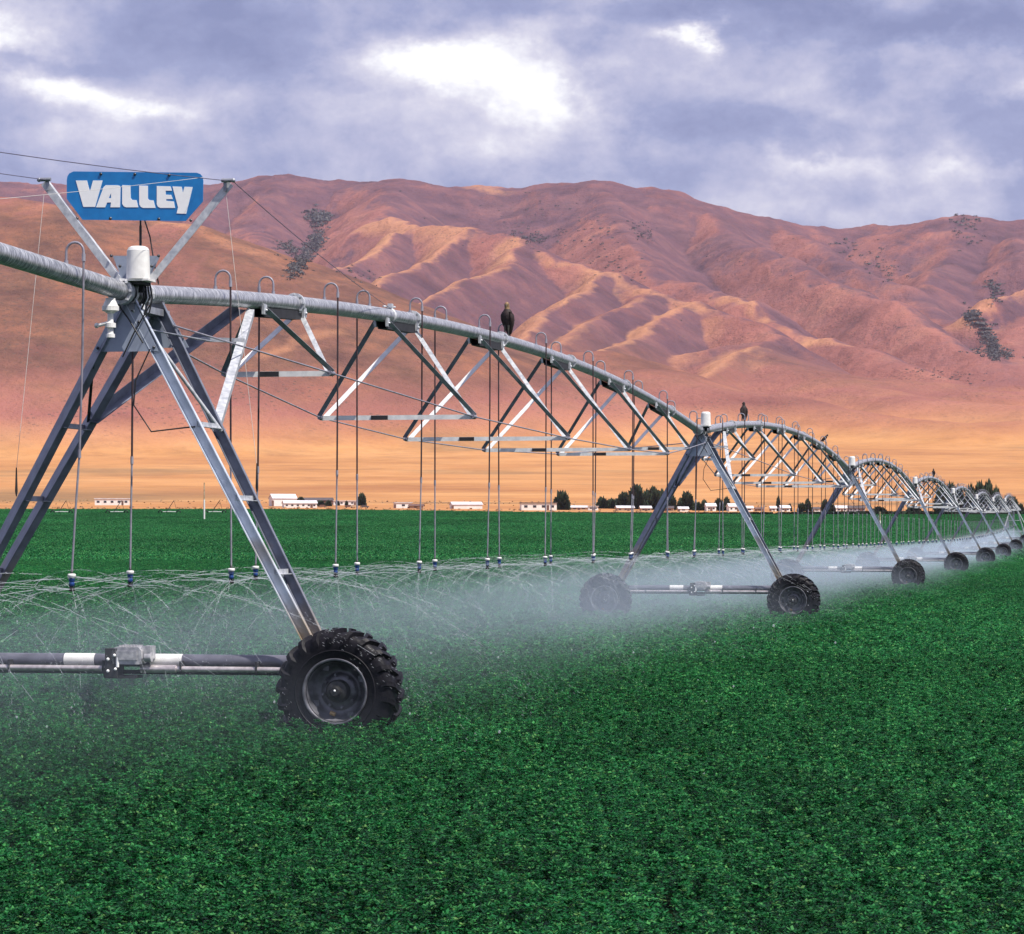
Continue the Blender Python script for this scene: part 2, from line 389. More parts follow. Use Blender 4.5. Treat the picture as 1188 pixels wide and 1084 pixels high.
# ground under the crop, and the strip round the camera
M['soil'] = mat('dark_field_soil', (.012,.024,.010), (.006,.014,.006), .95, 0, .8, spec=.1)
Yg0 = np.concatenate([np.linspace(-60, 250, 40)[:-1], np.linspace(250, 801, 60)])
def ground_mesh():
    xs = np.linspace(-260, 260, 41); nb = len(xs); ny = len(Yg0)
    Y, X = np.meshgrid(Yg0, xs, indexing='ij'); Z = base_z(X, Y)
    mb = MB(); mb.v = [tuple(p) for p in np.stack([X, Y, Z], -1).reshape(-1, 3)]
    for j in range(ny-1):
        for i in range(nb-1):
            a = j*nb+i; mb.f.append((a, a+1, a+1+nb, a+nb)); mb.sm.append(True); mb.mi.append(0)
    return mb
g = ground_mesh().build('ground', M['soil']); tag(g, kind='structure')

# ------------------------------------------------------------------ pivot line layout
L_SPAN = 41.36
XJ = [-3.90, 4.50, 12.65, 20.55, 28.55, 36.45, 44.35, 52.25, 60.2]
J = [Vector((XJ[0], 30.25, 0))]
for i in range(1, 9):
    dx = XJ[i]-XJ[i-1]; J.append(Vector((XJ[i], J[-1].y+math.sqrt(L_SPAN**2-dx*dx), 0)))
for p in J: p.z = float(field_z(p.y))
HEAD = [-math.atan2(J[i+1].x-J[i].x, J[i+1].y-J[i].y) for i in range(8)]
PZ = 4.67     # pipe centre above ground at a tower
def camber(u):
    t = u/L_SPAN; return .72*4*t*(1-t)
# ---- span parts, local frame: x transverse (right), y along, z up from the ground at the first joint
TK = [.13+.143*k for k in range(6)]
DK = [.86,1.40,1.64,1.66,1.47,.97]; WK = [.66,1.10,1.32,1.32,1.10,.66]
PR = .096
def make_span():
    root = empty('pipe_span', (0,0,0))
    mb = MB(); n = 60
    mb.tube([(0, .32+(L_SPAN-.64)*i/n, PZ+camber(.32+(L_SPAN-.64)*i/n)) for i in range(n+1)], PR, 16)
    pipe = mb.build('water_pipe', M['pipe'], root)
    # flanges
    for u in (.36, 6.1, 12.2, 18.3, 24.4, 30.5, 36.6, L_SPAN-.36):
        fm = MB(); z = PZ+camber(u); fm.lathe([(PR, -.035), (PR+.035, -.035), (PR+.035, .035), (PR, .035)], (0, u, z), 'y', 16, False)
        for k in range(8):
            a = 2*PI*k/8; fm.box((math.cos(a)*(PR+.02), u-.05, z+math.sin(a)*(PR+.02)), (.02, .03, .02))
        fm.build('flange', M['galv'], pipe)
    nodesL, nodesR = [], []
    for k, t in enumerate(TK):
        u = t*L_SPAN; zc = PZ+camber(u); zn = zc-DK[k]
        gm = MB()
        sl = (camber(u+1)-camber(u-1))/2
        gl = [(-.97,-PR+.01),(-.82,-PR-.10),(.82,-PR-.10),(.97,-PR+.01)]
        for s in (-1, 1):
            gm.add([(s*.055, u+a, zc+b+sl*a) for a, b in gl]+[(s*.062, u+a, zc+b+sl*a) for a, b in gl],
                   [(0,1,2,3),(7,6,5,4),(0,4,5,1),(1,5,6,2),(2,6,7,3),(3,7,4,0)])
        gm.bar((0, u-.82, zc-PR-.095-sl*.82), (0, u+.82, zc-PR-.095+sl*.82), .13, .008)
        gm.build('gusset', M['gusset'], pipe)  # shade under the pipe is put into this near-black colour
        nl, nr = Vector((-WK[k], u, zn)), Vector((WK[k], u, zn)); nodesL.append(nl); nodesR.append(nr)
        for s, nd in ((-1, nl), (1, nr)):
            for e in (-1, 1):
                top = Vector((s*.07, u+e*.86, zc-PR-.02+sl*e*.86+(camber(u+e)-camber(u)-sl*e)))
                bm = MB()
                bm.angle(nd+Vector((0, e*.02, .0)), top, .074 if (s < 0 and e > 0) else .060, .007, (-s*.12, 1, -e*.5), flip=s*e)
                b_ = bm.build('truss_bar', M['galv_white_sunlit'] if (s < 0 and e > 0) else M['galv'] if e > 0 else M['leg_shaded'] if s < 0 else M['galv_dull_shaded'], root)  # one steel: sunlit and shaded bars have the light put into their colours
                tb = MB(); tb.box(top+Vector((s*.012, 0, .01)), (.03, .12, .12)); tb.sphere(top+Vector((s*.035, 0, 0)), .02, 6, 4); tb.build('bolt_plate', M['galv'], b_)
        sm = MB(); sm.angle(nl+Vector((0,0,.03)), nr+Vector((0,0,.03)), .066, .007, (0,1,0), flip=-1)
        st = sm.build('cross_strut', M['galv_white_sunlit'], root)
        dm = MB(); dm.box((-.16*WK[k]*2+.1, u-.006, zn-.002), (.24, .016, .058)); dm.build('strut_clip', M['gusset'], st)
    for s, nd in ((-1, nodesL), (1, nodesR)):
        rm = MB(); pts = [Vector((s*.22, .75 if s < 0 else .72, PZ-.28))]+nd+[Vector((s*.22, L_SPAN-.7, PZ-.30))]
        for a, b in zip(pts[:-1], pts[1:]): rm.tube([a, b], .011, 6)
        for p in nd:
            rm.tube([p+Vector((0,-.09,-.0)), p+Vector((0,.09,0))], .03, 8); rm.sphere(p, .036, 8, 5)
        rm.build('truss_rod', M['tube'], root)
    return root
span0 = make_span()
SPAN_T = tree_of(span0)
ORD = ['first','second','third','fourth','fifth','sixth','seventh','eighth','ninth','tenth','eleventh','twelfth','thirteenth','fourteenth','fifteenth','sixteenth','seventeenth','eighteenth']
SPAN_LAB = ['long arched truss span starting at the blue sign tower, hawk perched on top']+[
  'arched truss span from the %s to the %s wheeled tower counted from the sign' % (ORD[i], ORD[i+1]) for i in range(1, 7)]+['farthest truss span, last before the ladder tower']
spans = []
for i in range(8):
    s = span0 if i == 0 else copy_tree(span0, None, SPAN_T)
    s.location = J[i]; s.rotation_euler = (math.atan2(J[i+1].z-J[i].z, L_SPAN), 0, HEAD[i])
    tag(s, SPAN_LAB[i], 'irrigation span', 'arched pipe spans of the irrigator'); spans.append(s)
def pipe_pt(i, u, dx=0, dz=0):
    """world point on the pipe of span i"""
    return spans_mat[i] @ Vector((dx, u, PZ+camber(u)+dz)) if u >= 0 else spans_mat[i] @ Vector((dx, u, PZ+over_z(u)+dz))
def over_z(u): return .012*u*-1 + .06*math.sin(min(1, -u/17)*PI)
spans_mat = [Matrix.Translation(s.location) @ s.rotation_euler.to_matrix().to_4x4() for s in spans]

# overhang pipe toward the camera
ov = empty('overhang_pipe', J[0], (0,0,HEAD[0])); tag(ov, 'galvanised overhang pipe running off the frame from the sign tower', 'pipe')
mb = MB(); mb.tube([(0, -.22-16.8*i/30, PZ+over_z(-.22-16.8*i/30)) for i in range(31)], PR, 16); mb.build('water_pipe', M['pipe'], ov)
fm = MB()
fm.lathe([(PR,-.05),(PR+.04,-.05),(PR+.04,.05),(PR,.05)], (0,-.3,PZ), 'y', 16, False)
for k in range(8): fm.box((math.cos(k*PI/4)*(PR+.025), -.37, PZ+math.sin(k*PI/4)*(PR+.025)), (.022,.04,.022))
fm.build('flange', M['galv'], ov)
# drain trap hanging below the overhang pipe beside the tower
dv = MB()
dv.tube([(0,-.62,PZ-PR),(0,-.62,PZ-.2)], .05, 12); dv.lathe([(0.001,.0),(.055,0),(.075,-.05),(.085,-.055),(.085,-.1),(.06,-.11),(.03,-.13),(.03,-.22),(.055,-.225),(.055,-.27),(.03,-.275),(.03,-.33),(.045,-.335),(.045,-.37),(.001,-.37)], (0,-.62,PZ-.12), 'z', 16, False)
dv.tube([(-.12,-.66,PZ-.37),(0,-.64,PZ-.34)], .018, 6); dv.sphere((-.13,-.66,PZ-.37), .028, 8, 5)
dv.build('drain_valve', M['white'], ov)

# ------------------------------------------------------------------ towers
HUBV, HUBU, HUBZ = 2.26, -.30, .64
def make_wheel(name, v, parent):
    root_m = MB()   # gearbox and hub
    root_m.lathe([(.001,-.02),(.10,-.02),(.115,.0),(.115,.30),(.16,.31),(.16,.46),(.001,.46)], (0,0,0), 'y', 20)
    root_m.box((0,.38,.03), (.30,.16,.34)); root_m.lathe([(.001,-.09),(.042,-.09),(.055,-.06),(.06,-.02)], (0,0,0), 'y', 14, False)
    w = root_m.build('wheel', M['black'], parent); w.location = (v, HUBU, HUBZ)
    # tyre: carcass by lathe + curved lugs
    Rt, Wt = .605, .31
    prof = []
    for a in np.linspace(-PI*.97, PI*0, 0): pass
    sec = [(.300,-.12),(.335,-.140),(.40,-.156),(.47,-.158),(.52,-.152),(.558,-.138),(.583,-.11),(.592,-.05),(.594,0),(.592,.05),(.583,.11),(.558,.138),(.52,.152),(.47,.158),(.42,.152),(.35,.135),(.305,.12)]
    tm = MB(); tm.lathe(sec, (0,.08,0), 'y', 60)
    nl = 21
    for k in range(nl):
        for s in (-1, 1):
            a0 = 2*PI*(k+(0 if s < 0 else .5))/nl
            path = []   # centre line of a lug from the middle of the tread to the shoulder and down the wall
            for q in np.linspace(0, 1, 7):
                y = s*(.006+q*.168); ang = a0+q*.17
                if q < .75: r = .594-.03*q*q
                else: r = .577-(q-.75)*.30
                path.append((ang, y, r))
            vs = []; hgt = .040; wd = .034
            for (ang, y, r) in path:
                for (da, rr) in ((-wd, r-.02), (-wd*.72, r+hgt), (wd*.72, r+hgt), (wd, r-.02)):
                    aa = ang+da/.6
                    vs.append((math.cos(aa)*rr, .08+min(max(y, -.178), .178), math.sin(aa)*rr))
            n = len(path); fs = [(i*4+j, i*4+(j+1) % 4, (i+1)*4+(j+1) % 4, (i+1)*4+j) for i in range(n-1) for j in range(4)]
            tm.add(vs, fs+[(0,1,2,3), tuple(range(4*n-1, 4*n-5, -1))])
    # sidewall ribs
    tm.lathe([(.40,-.151),(.405,-.163),(.415,-.163),(.42,-.154)], (0,.08,0), 'y', 60)
    ty = tm.mesh('tyre', M['rubber'])
    for vv in ty.vertices:
        if vv.co.y > .0: vv.co.y = vv.co.y*1.6
    link(ty, 'tyre', w)
    rm = MB()
    rm.lathe([(r_*.90, y_) for r_, y_ in [(.345,-.138),(.368,-.150),(.372,-.138),(.352,-.12),(.338,-.10),(.325,-.03),(.30,.0),(.295,.03),(.23,.075),(.205,.07),(.20,.05),(.14,.04),(.11,.04)]], (0,.06,0), 'y', 48)
    rm.lathe([(.305,.10),(.332,.15)], (0,.06,0), 'y', 48)
    rm.lathe([(.302,-.1),(.302,.1)], (0,.08,0), 'y', 48)
    for k in range(8):
        a = 2*PI*k/8+.2; rm.tube([(math.cos(a)*.165, .095, math.sin(a)*.165), (math.cos(a)*.165, .06, math.sin(a)*.165)], .014, 6)
    for k in range(4):
        a = 2*PI*k/4+.5; rm.box((math.cos(a)*.265, .07, math.sin(a)*.265), (.06,.03,.06))
    rm.m = 1; rm.tube([(-.08,.055,-.215),(-.03,.05,-.235)], .022, 8)
    rm.m = 2; rm.sphere((.002,-.093,.01), .013, 6, 4)
    rm.build('rim', [M['rim'], M['rust'], M['signwhite']], w)
    return w

def make_tower():
    root = empty('drive_tower', (0,0,0))
    # legs. A pair stands nearer the camera (u=-.05) and B pair farther (u=.85)
    zt, zb = PZ-.06, .80
    def leg(s, uA, uB, w, vtop=.02):
        mb = MB(); a = (s*vtop, uA, zt); b = (s*2.10, uB, zb)
        
        if s > 0 and uA < .5: mb.channel(a, b, w, .055, .008, (1, 0, .57))
        elif s > 0: mb.channel(a, b, w, .055, .008, (1, 0, .57))
        else: mb.angle(Vector(a)+Vector((-.05,0,0)), Vector(b)+Vector((-.05,0,0)), w*1.06, .010, (.80,.60,.1), flip=1); mb.angle(Vector(a)+Vector((-.049,.002,0)), Vector(b)+Vector((-.049,.002,0)), w*.5, .010, (.80,.60,.1), flip=-1)
        mb.build('leg', M['leg'] if s > 0 and uA < .5 else M['leg_shaded'], root)  # left and far legs carry their shade in a darker steel colour
        return Vector(a), Vector(b)
    LA = {}
    for s in (-1, 1):
        LA[s, 'A'] = leg(s, -.07, -.10, .115); LA[s, 'B'] = leg(s, .86, .27, .115)
    def on(s, which, z):
        a, b = LA[s, which]; t = (a.z-z)/(a.z-b.z); return a+(b-a)*t
    for s in (-1, 1):
        for z in (3.30, 2.55, 1.80):
            mb = MB(); p, q = on(s, 'A', z), on(s, 'B', z); mb.angle(p+Vector((0,-.02,0)), q+Vector((0,.08,0)), .055, .007, (0,0,1)); mb.build('rung', M['galv'] if s > 0 else M['galv_dull_shaded'], root)
    mb = MB(); mb.tube([on(1,'A',PZ-.16)+Vector((-.02,-.06,0)), on(1,'B',3.28)+Vector((.03,-.05,0))], .021, 8); mb.build('diagonal_tube', M['galv'], root)
    mb = MB(); mb.tube([on(-1,'A',3.95), on(-1,'B',3.36)], .016, 8); mb.build('diagonal_tube', M['gusset'], root)
    mb = MB(); mb.tube([on(1,'A',4.3)+Vector((0,.05,0)), (0.35,1.6,4.28)], .010, 6); mb.build('tie_rod', M['galv_dull_shaded'], root)
    # transverse gusset plate under the joint
    mb = MB(); zp = PZ-.12
    mb.extrude([(-.10,zp),(.10,zp),(.34,PZ-.60),(-.36,PZ-.60)], -.125, -.117); 
    gp = mb.build('gusset_plate', M['plate'], root)
    mb = MB(); mb.extrude([(-.10,zp),(.10,zp),(.33,PZ-.50),(-.33,PZ-.50)], .90, .908); mb.build('gusset_plate', M['plate'], root)
    mb = MB()
    for x, z in ((-.06,zp-.06),(.06,zp-.06),(-.31,PZ-.56),(.29,PZ-.56),(.13,PZ-.3),(-.13,PZ-.3)): mb.sphere((x,-.13,z), .017, 6, 4)
    mb.build('bolt', M['bolt'], gp)
    # beams joining the legs lengthwise at the top, cradle
    mb = MB(); mb.bar((-.06,-.15,PZ-.14),(-.06,1.0,PZ-.14), .05, .07); mb.bar((.06,-.15,PZ-.14),(.06,1.0,PZ-.14), .05, .07)
    mb.bar((0,.86,PZ-.2),(0,.86,PZ-.02), .14, .03, (0,1,0)); mb.bar((0,-.08,PZ-.2),(0,-.08,PZ-.02), .14, .03, (0,1,0)); mb.build('pipe_cradle', M['galv_dull_shaded'], root)
    # pipe joint : rubber boot, clamps, cables
    mb = MB(); mb.lathe([(PR,-.26),(.10,-.25),(.108,-.18),(.095,-.12),(.112,-.06),(.112,.04),(.095,.10),(.11,.17),(.10,.24),(PR,.26)], (0,.05,PZ), 'y', 20); jt = mb.build('pipe_joint', M['black'], root)
    mb = MB(); mb.lathe([(.112,-.02),(.122,-.02),(.122,.02),(.112,.02)], (0,-.1,PZ), 'y', 20); mb.lathe([(.112,-.02),(.122,-.02),(.122,.02),(.112,.02)], (0,.2,PZ), 'y', 20)
    mb.box((.10,-.1,PZ+.08), (.05,.04,.05)); mb.box((.11,.2,PZ+.06), (.05,.04,.05)); mb.box((.06,.06,PZ-.13), (.10,.12,.05)); mb.build('hose_clamp', M['galv_white_sunlit'], jt)
    mb = MB()
    for q in range(4):
        x = .06+.03*q; mb.tube([(x,.02,PZ+.2),(x+.08,-.03-.02*q,PZ+.12),(x+.10,-.06,PZ-.05),(x+.02+.02*q,-.09,PZ-.20),(x-.05,-.10,PZ-.34)], .009, 6)
    mb.tube([(.26,-.16,PZ-.58),(.12,-.2,PZ-.9),(.10,-.2,PZ-1.15),(.28,-.18,PZ-1.42),(.62,-.13,PZ-1.38),(.72,-.1,PZ-1.37)], .008, 6)
    mb.tube([(-.10,-.16,PZ-.10),(.05,-.2,PZ-.28),(.2,-.2,PZ-.52)], .009, 6); mb.tube([(.28,-.16,PZ-.1),(.1,-.2,PZ-.42),(-.02,-.2,PZ-.66)], .008, 6)
    mb.build('cable', M['black'], root)
    # control box on top of the pipe
    mb = MB(); pr = [(.001,.335),(.07,.333),(.100,.318),(.113,.29),(.122,.0),(.001,.0)]
    mb.lathe(pr, (.175,-.28,PZ+.12), 'z', 36, False)
    mb.box((.16,-.24,PZ+.11), (.30,.26,.02)); bx = mb.build('control_box', M['white'], root)
    mb = MB(); mb.box((.12,-.18,PZ+.085), (.22,.26,.03)); mb.box((-.07,-.1,PZ+.05), (.05,.05,.1)); mb.box((.15,-.1,PZ+.05), (.05,.05,.1)); mb.build('box_bracket', M['gusset'], bx)
    # base beam, drive shaft
    mb = MB(); mb.tube([(-2.2,.10,.915),(2.2,.10,.915)], .066, 16); bb = mb.build('base_beam', M['beam'], root)
    mb = MB(); mb.tube([(-.74,.10,.915),(-.41,.10,.915)], .069, 16, False); mb.build('white_label', M['white'], bb)
    mb = MB(); mb.tube([(.19,.10,.915),(.53,.10,.915)], .069, 16, False); mb.build('white_label', M['white'], bb)
    for x in (-1.3, -.28, .55, 1.35):
        mb = MB(); mb.box((x,.0,.862), (.02,.13,.11)); mb.build('shaft_bracket', M['gusset'], bb)
    mb = MB(); mb.tube([(-2.12,-.03,.835),(-.16,-.03,.835)], .030, 10); mb.build('drive_shaft', M['shaft'], root)
    mb = MB(); mb.tube([(.12,-.03,.835),(2.12,-.03,.835)], .030, 10); mb.tube([(.12,-.03,.835),(.5,-.03,.835)], .042, 10); mb.build('drive_shaft', M['shaft'], root)
    mb = MB(); mb.tube([(-2.12,.0,.80),(2.12,.0,.80)], .022, 8); mb.build('lower_pipe', M['gusset'], root)
    # gear motor
    mb = MB(); c = Vector((.02,-.05,.955))
    pts = [(-.15,-.09),(-.17,-.03),(-.16,.05),(-.13,.085),(.12,.085),(.15,.05),(.16,-.03),(.13,-.09)]
    mb.extrude([(c.x+x, c.z+z+.02) for x, z in pts], c.y-.13, c.y+.13)
    for q in range(7): mb.box((c.x-.09+.03*q, c.y, c.z+.108), (.010,.2,.03))
    mb.box((c.x, c.y-.135, c.z+.02), (.22,.02,.09)); gm = mb.build('gear_motor', M['motor'], root)
    mb = MB(); mb.box((c.x+.19,c.y,c.z+.05), (.09,.16,.13)); mb.tube([(c.x+.17,c.y-.05,c.z),(c.x+.24,c.y-.05,c.z)], .05, 10); mb.build('terminal_cover', M['motor'], gm)
    mb = MB(); mb.box((c.x-.17,c.y-.02,c.z-.06), (.13,.22,.30)); mb.tube([(c.x-.10,c.y-.05,c.z-.16),(c.x-.26,c.y-.05,c.z-.16)], .06, 12); mb.box((c.x-.06,c.y,c.z-.20), (.30,.2,.03))
    mb.build('reduction_gear', M['gusset'], gm)
    mb = MB()
    for dx, dz in ((-.2,-.02),(-.2,-.14),(-.13,.02),(-.12,-.12)): mb.sphere((c.x+dx, c.y-.14, c.z+dz), .018, 6, 4)
    mb.tube([(c.x-.1,c.y-.13,c.z+.0),(c.x-.1,c.y-.13,c.z-.1)], .018, 6); mb.build('bolt', M['signwhite'], gm)
    # cable up the inside of leg
    for s in (-1, 1): make_wheel('wheel', s*HUBV, root)
    # braces out to the span
    pr_ = Vector((.10, 4.05, PZ+camber(4.05)-PR-.02)); pl_ = Vector((-.10, 4.05, PZ+camber(4.05)-PR-.02))
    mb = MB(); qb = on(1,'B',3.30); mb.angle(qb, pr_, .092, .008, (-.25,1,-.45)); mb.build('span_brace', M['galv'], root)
    mb = MB(); qc = on(-1,'B',3.38); mb.angle(qc, pl_, .105, .008, (.6,1,.4), flip=-1); mb.build('span_brace', M['leg_shaded'], root)
    a = qb+(pr_-qb)*.70; b = qc+(pl_-qc)*.70
    mb = MB(); mb.angle(a, b, .05, .006, (0,0,1)); mb.build('cross_tie', M['galv'], root)
    return root
tower0 = make_tower(); TOWER_T = tree_of(tower0)
TL = ['nearest wheeled tower, carrying the blue sign above its joint',
 'second wheeled tower from the sign, its left wheel lost in spray']+[
 '%s wheeled tower counted from the one with the sign' % ORD[i] for i in range(2, 7)]+['farthest wheeled tower, just before the ladder tower']
for i in range(8):
    t = tower0 if i == 0 else copy_tree(tower0, None, TOWER_T)
    t.location = J[i]; t.rotation_euler = (0, 0, HEAD[i])
    tag(t, TL[i], 'irrigation tower', 'wheeled drive towers of the irrigator')

# pivot point structure at the far end
def pivot_point():
    root = empty('pivot_structure', J[8], (0,0,HEAD[7])); tag(root, 'pale pyramid tower with a leaning ladder at the far end of the pipe', 'tower')
    for sx in (-1, 1):
        for sy in (-1, 1):
            mb = MB(); mb.angle((sx*1.5, sy*1.5, 0), (sx*.22, sy*.22, 4.2), .12, .012, (sx,sy,0)); mb.build('leg', M['galv'], root)
    for z in (1.1, 2.4, 3.6):
        w = 1.5-1.28*z/4.2; mb = MB()
        for a, b in (((-w,-w),(w,-w)),((w,-w),(w,w)),((w,w),(-w,w)),((-w,w),(-w,-w))): mb.bar((*a, z), (*b, z), .06, .06)
        mb.build('girt', M['galv'], root)
    mb = MB(); mb.tube([(0,0,0),(0,0,4.9)], .10, 12); mb.build('riser_pipe', M['pipe'], root)
    mb = MB(); mb.tube([(0,0,4.7),(0,-.2,4.75),(0,-.6,4.7)], .1, 10); mb.build('elbow', M['pipe'], root)
    mb = MB()
    for s in (-.22, .22): mb.bar((2.4, -.6+s, 0), (.5, -.6+s, 3.6), .06, .06)
    for k in range(9): f = k/9+.05; mb.bar((2.4-1.9*f, -.82, 3.6*f), (2.4-1.9*f, -.38, 3.6*f), .04, .04)
    mb.build('ladder', M['galv_white_sunlit'], root)
    mb = MB(); mb.box((-.75,-.6,1.9), (.5,.3,.8)); mb.build('control_panel', M['plate'], root)
pivot_point()

# ------------------------------------------------------------------ drop hoses
def goose_pts(side):
    r = .088; pts = [(0,0,-.02),(0,0,.115)]
    for k in range(1, 9):
        a = PI*k/8; pts.append((side*(r-r*math.cos(a)), 0, +.115+r*math.sin(a)))
    pts.append((side*2*r, 0, .07)); return pts
goose_me = {}
for s in (-1, 1):
    mb = MB(); mb.tube(goose_pts(s), .0125, 8); mb.tube([(s*.176,0,.09),(s*.176,0,.02)], .019, 8); mb.tube([(0,0,-.01),(0,0,.03)], .022, 8)
    goose_me[s] = mb.mesh('gooseneck', M['tube'])
def head_mesh():
    mb = MB(); mb.lathe([(.001,.03),(.014,.03),(.014,.0)], (0,0,0), 'z', 12)
    mb.m = 1; mb.lathe([(.012,.0),(.036,-.002),(.040,-.012),(.040,-.034),(.030,-.038)], (0,0,0), 'z', 14)
    mb.m = 2; mb.lathe([(.030,-.036),(.031,-.07),(.022,-.076),(.026,-.085),(.028,-.115),(.018,-.12)], (0,0,0), 'z', 14)
    mb.m = 0; mb.lathe([(.018,-.118),(.014,-.13),(.028,-.15),(.033,-.165),(.02,-.172),(.001,-.172)], (0,0,0), 'z', 12)
    for a in (0, 2*PI/3, 4*PI/3): mb.bar((.026*math.cos(a), .026*math.sin(a), -.10), (.026*math.cos(a), .026*math.sin(a), -.155), .006, .006, (1,0,0))
    return mb.mesh('sprinkler_head', [M['black'], M['white'], M['headblue']])
HEADME = head_mesh()
HEADS = []
hose_cache = {}
def drop(i, j, u, side, label, group):
    top = spans_mat[i] @ Vector((0, u, PZ+(camber(u) if u >= 0 else over_z(u))+PR))
    gz = float(field_z(top.y)); length = top.z+.13-(gz+1.83)
    key = (side, round(length, 2), j % 3, u < 0)
    root = empty('drop_hose', top, (0, 0, HEAD[i])); tag(root, label, 'drop hose', group)
    link(goose_me[side], 'gooseneck', root)
    x = side*.176
    if key not in hose_cache:
        rr = random.Random(hash(key) % 1000+j)
        ex = rr.uniform(-.05, .015) - (.12 if u < 0 else 0) - (.04 if j % 5 == 2 else 0); ey = rr.uniform(-.04, .04)
        low = 1.15; zt_, zl, zb_ = .05, .13-length+low, .13-length
        k = low/length
        mid = (x+ex*.35, ey*.35, zl)
        m1 = MB(); m1.tube([(x,0,zt_),(x+ex*.1,ey*.1,(zt_+zl)/2),mid], .0125, 6)
        m2 = MB(); m2.tube([mid,(x+ex*.7,ey*.7,(zl+zb_)/2),(x+ex,ey,zb_)], .0115, 6); m2.tube([(x+ex*.35,ey*.35,zl-.04),(x+ex*.35,ey*.35,zl+.04)], .018, 6)
        hose_cache[key] = (m1.mesh('hose', M['hose'] if u >= 0 else M['hosegrey']), m2.mesh('drop_tube', M['tube']), (x+ex, ey, zb_))
    a, b, e = hose_cache[key]
    ho = link(a, 'hose', root); link(b, 'drop_tube', root); link(HEADME, 'sprinkler_head', root, e)
    m = Matrix.Translation(top) @ Matrix.Rotation(HEAD[i], 4, 'Z')
    HEADS.append((m @ Vector((e[0], e[1], e[2]-.15)), i, u))
twn = ['the sign tower']+['the %s tower' % ORD[i] for i in range(1, 8)]
for i in range(8):
    cnt = {1: 0, -1: 0}
    for j in range(18):
        side = 1 if j % 2 == 1 else -1; cnt[side] += 1
        drop(i, j, (j+.25)/18*L_SPAN, side, '%s dark drop hose beyond %s on the %s side of its pipe' % (ORD[cnt[side]-1], twn[i], 'near' if side > 0 else 'far'), 'sprinkler hoses hanging from the pipe')
for q in range(1, 7):
    u = -(q-.18)/18*L_SPAN; side = 1 if q % 2 == 1 else -1
    drop(0, 20+q, u, side, '%s grey drop hose on the overhang pipe counted from the sign tower' % ORD[q-1], 'sprinkler hoses hanging from the pipe')

# ------------------------------------------------------------------ sign, mast and cables on tower one (local frame of tower one)
M1 = Matrix.Translation(J[0]) @ Matrix.Rotation(HEAD[0], 4, 'Z')
def loc1(px, py, u):
    """point of the vertical plane at distance u along the pipe, seen at that spot of the photograph"""
    d = Vector(((px-CX)/F, 1, (HY-py)/F)); c = Vector((0,0,CAMZ)); inv = M1.inverted()
    c1 = inv @ c; d1 = inv.to_3x3() @ d; t = (u-c1.y)/d1.y; return c1+d1*t
mast = empty('cable_mast', M1 @ Vector((0,0,PZ)), (0,0,HEAD[0])); tag(mast, 'galvanised V-shaped cable mast rising from the nearest tower joint', 'mast')
off = Vector((0,0,-PZ))
bl, br = loc1(140,322,-.14)+off, loc1(172,322,-.14)+off
tl, tr = loc1(54,209,-.14)+off, loc1(264,210,-.14)+off
for a, b, h in ((bl, tl, 1), (br, tr, -1)):
    mb = MB(); mb.angle(a, b, .078, .008, (-h, 0, .8), flip=-h); mb.build('arm', M['galv'], mast)
mb = MB(); p = [loc1(*q, -.12)+off for q in ((131,297),(186,297),(172,326),(142,326))]; mb.extrude([(q.x, q.z) for q in p], -.125, -.118); mb.build('base_plate', M['plate'], mast)
mb = MB(); mb.tube([loc1(163,262,.0)+off, loc1(163,290,.0)+off], .014, 8); mb.tube([loc1(163,262,.0)+off, loc1(163,205,.0)+off], .01, 8); mb.build('post', M['black'], mast)
for tp, s in ((tl, -1), (tr, 1)):
    mb = MB(); mb.tube([tp+Vector((-.05,-.04,.0)), tp+Vector((.06,-.04,.0))], .02, 8); mb.sphere(tp+Vector((s*.07,-.03,.0)), .024, 8, 5); mb.box(tp+Vector((-s*.02,-.02,-.05)), (.03,.02,.12)); mb.build('cable_clamp', M['galv_dull_shaded'], mast)
mb = MB(); mb.tube([loc1(168,256,-.05)+off, loc1(174,275,-.05)+off, loc1(178,300,-.05)+off, loc1(184,330,-.1)+off], .008, 6); mb.build('cable', M['black'], mast)
for q in ((129,297),(139,309),(184,297),(176,309)):
    mb = MB(); mb.sphere(loc1(*q, -.16)+off, .017, 6, 4); mb.build('bolt', M['bolt'], mast)

so = loc1(156,256,-.11)
sign = empty('name_sign', M1 @ so, (0,0,HEAD[0])); tag(sign, 'blue sign reading VALLEY in white capitals above the nearest tower', 'sign')
def zp(x, y): q = loc1(70+x/6.6, 190+y/6.6, -.11)-so; return (q.x, q.z)
out = [(50,130),(54,100),(68,76),(100,60),(1045,70),(1072,80),(1089,100),(1095,132),(1092,290),(960,440),(170,430),(50,270)]
mb = MB(); mb.extrude([zp(*q) for q in out], -.003, .004); panel = mb.build('sign_panel', M['signblue'], sign)
mb = MB()
def poly(pts, y=-.0072): mb.extrude([zp(*q) for q in pts], y, -.0032)
poly([(120,130),(205,130),(228,215),(252,130),(325,130),(268,332),(178,332)])
poly([(275,335),(333,180),(349,166),(440,166),(390,225),(372,265),(390,265),(390,298),(360,298),(345,335)])
poly([(440,166),(455,170),(462,182),(458,335),(385,335),(390,298),(390,225)])
poly([(475,165),(538,168),(540,262),(552,278),(585,280),(598,335),(505,335),(488,328),(475,308)])
poly([(605,168),(672,170),(672,268),(684,280),(715,282),(730,340),(635,340),(618,332),(606,312)])
poly([(740,172),(845,175),(855,208),(808,208),(808,238),(850,240),(862,272),(812,272),(812,285),(870,290),(880,340),(768,340),(750,332),(740,312)])
poly([(860,175),(930,178),(940,225),(952,178),(1015,180),(965,385),(892,382),(903,335)])
mb.build('lettering', M['signwhite'], panel)
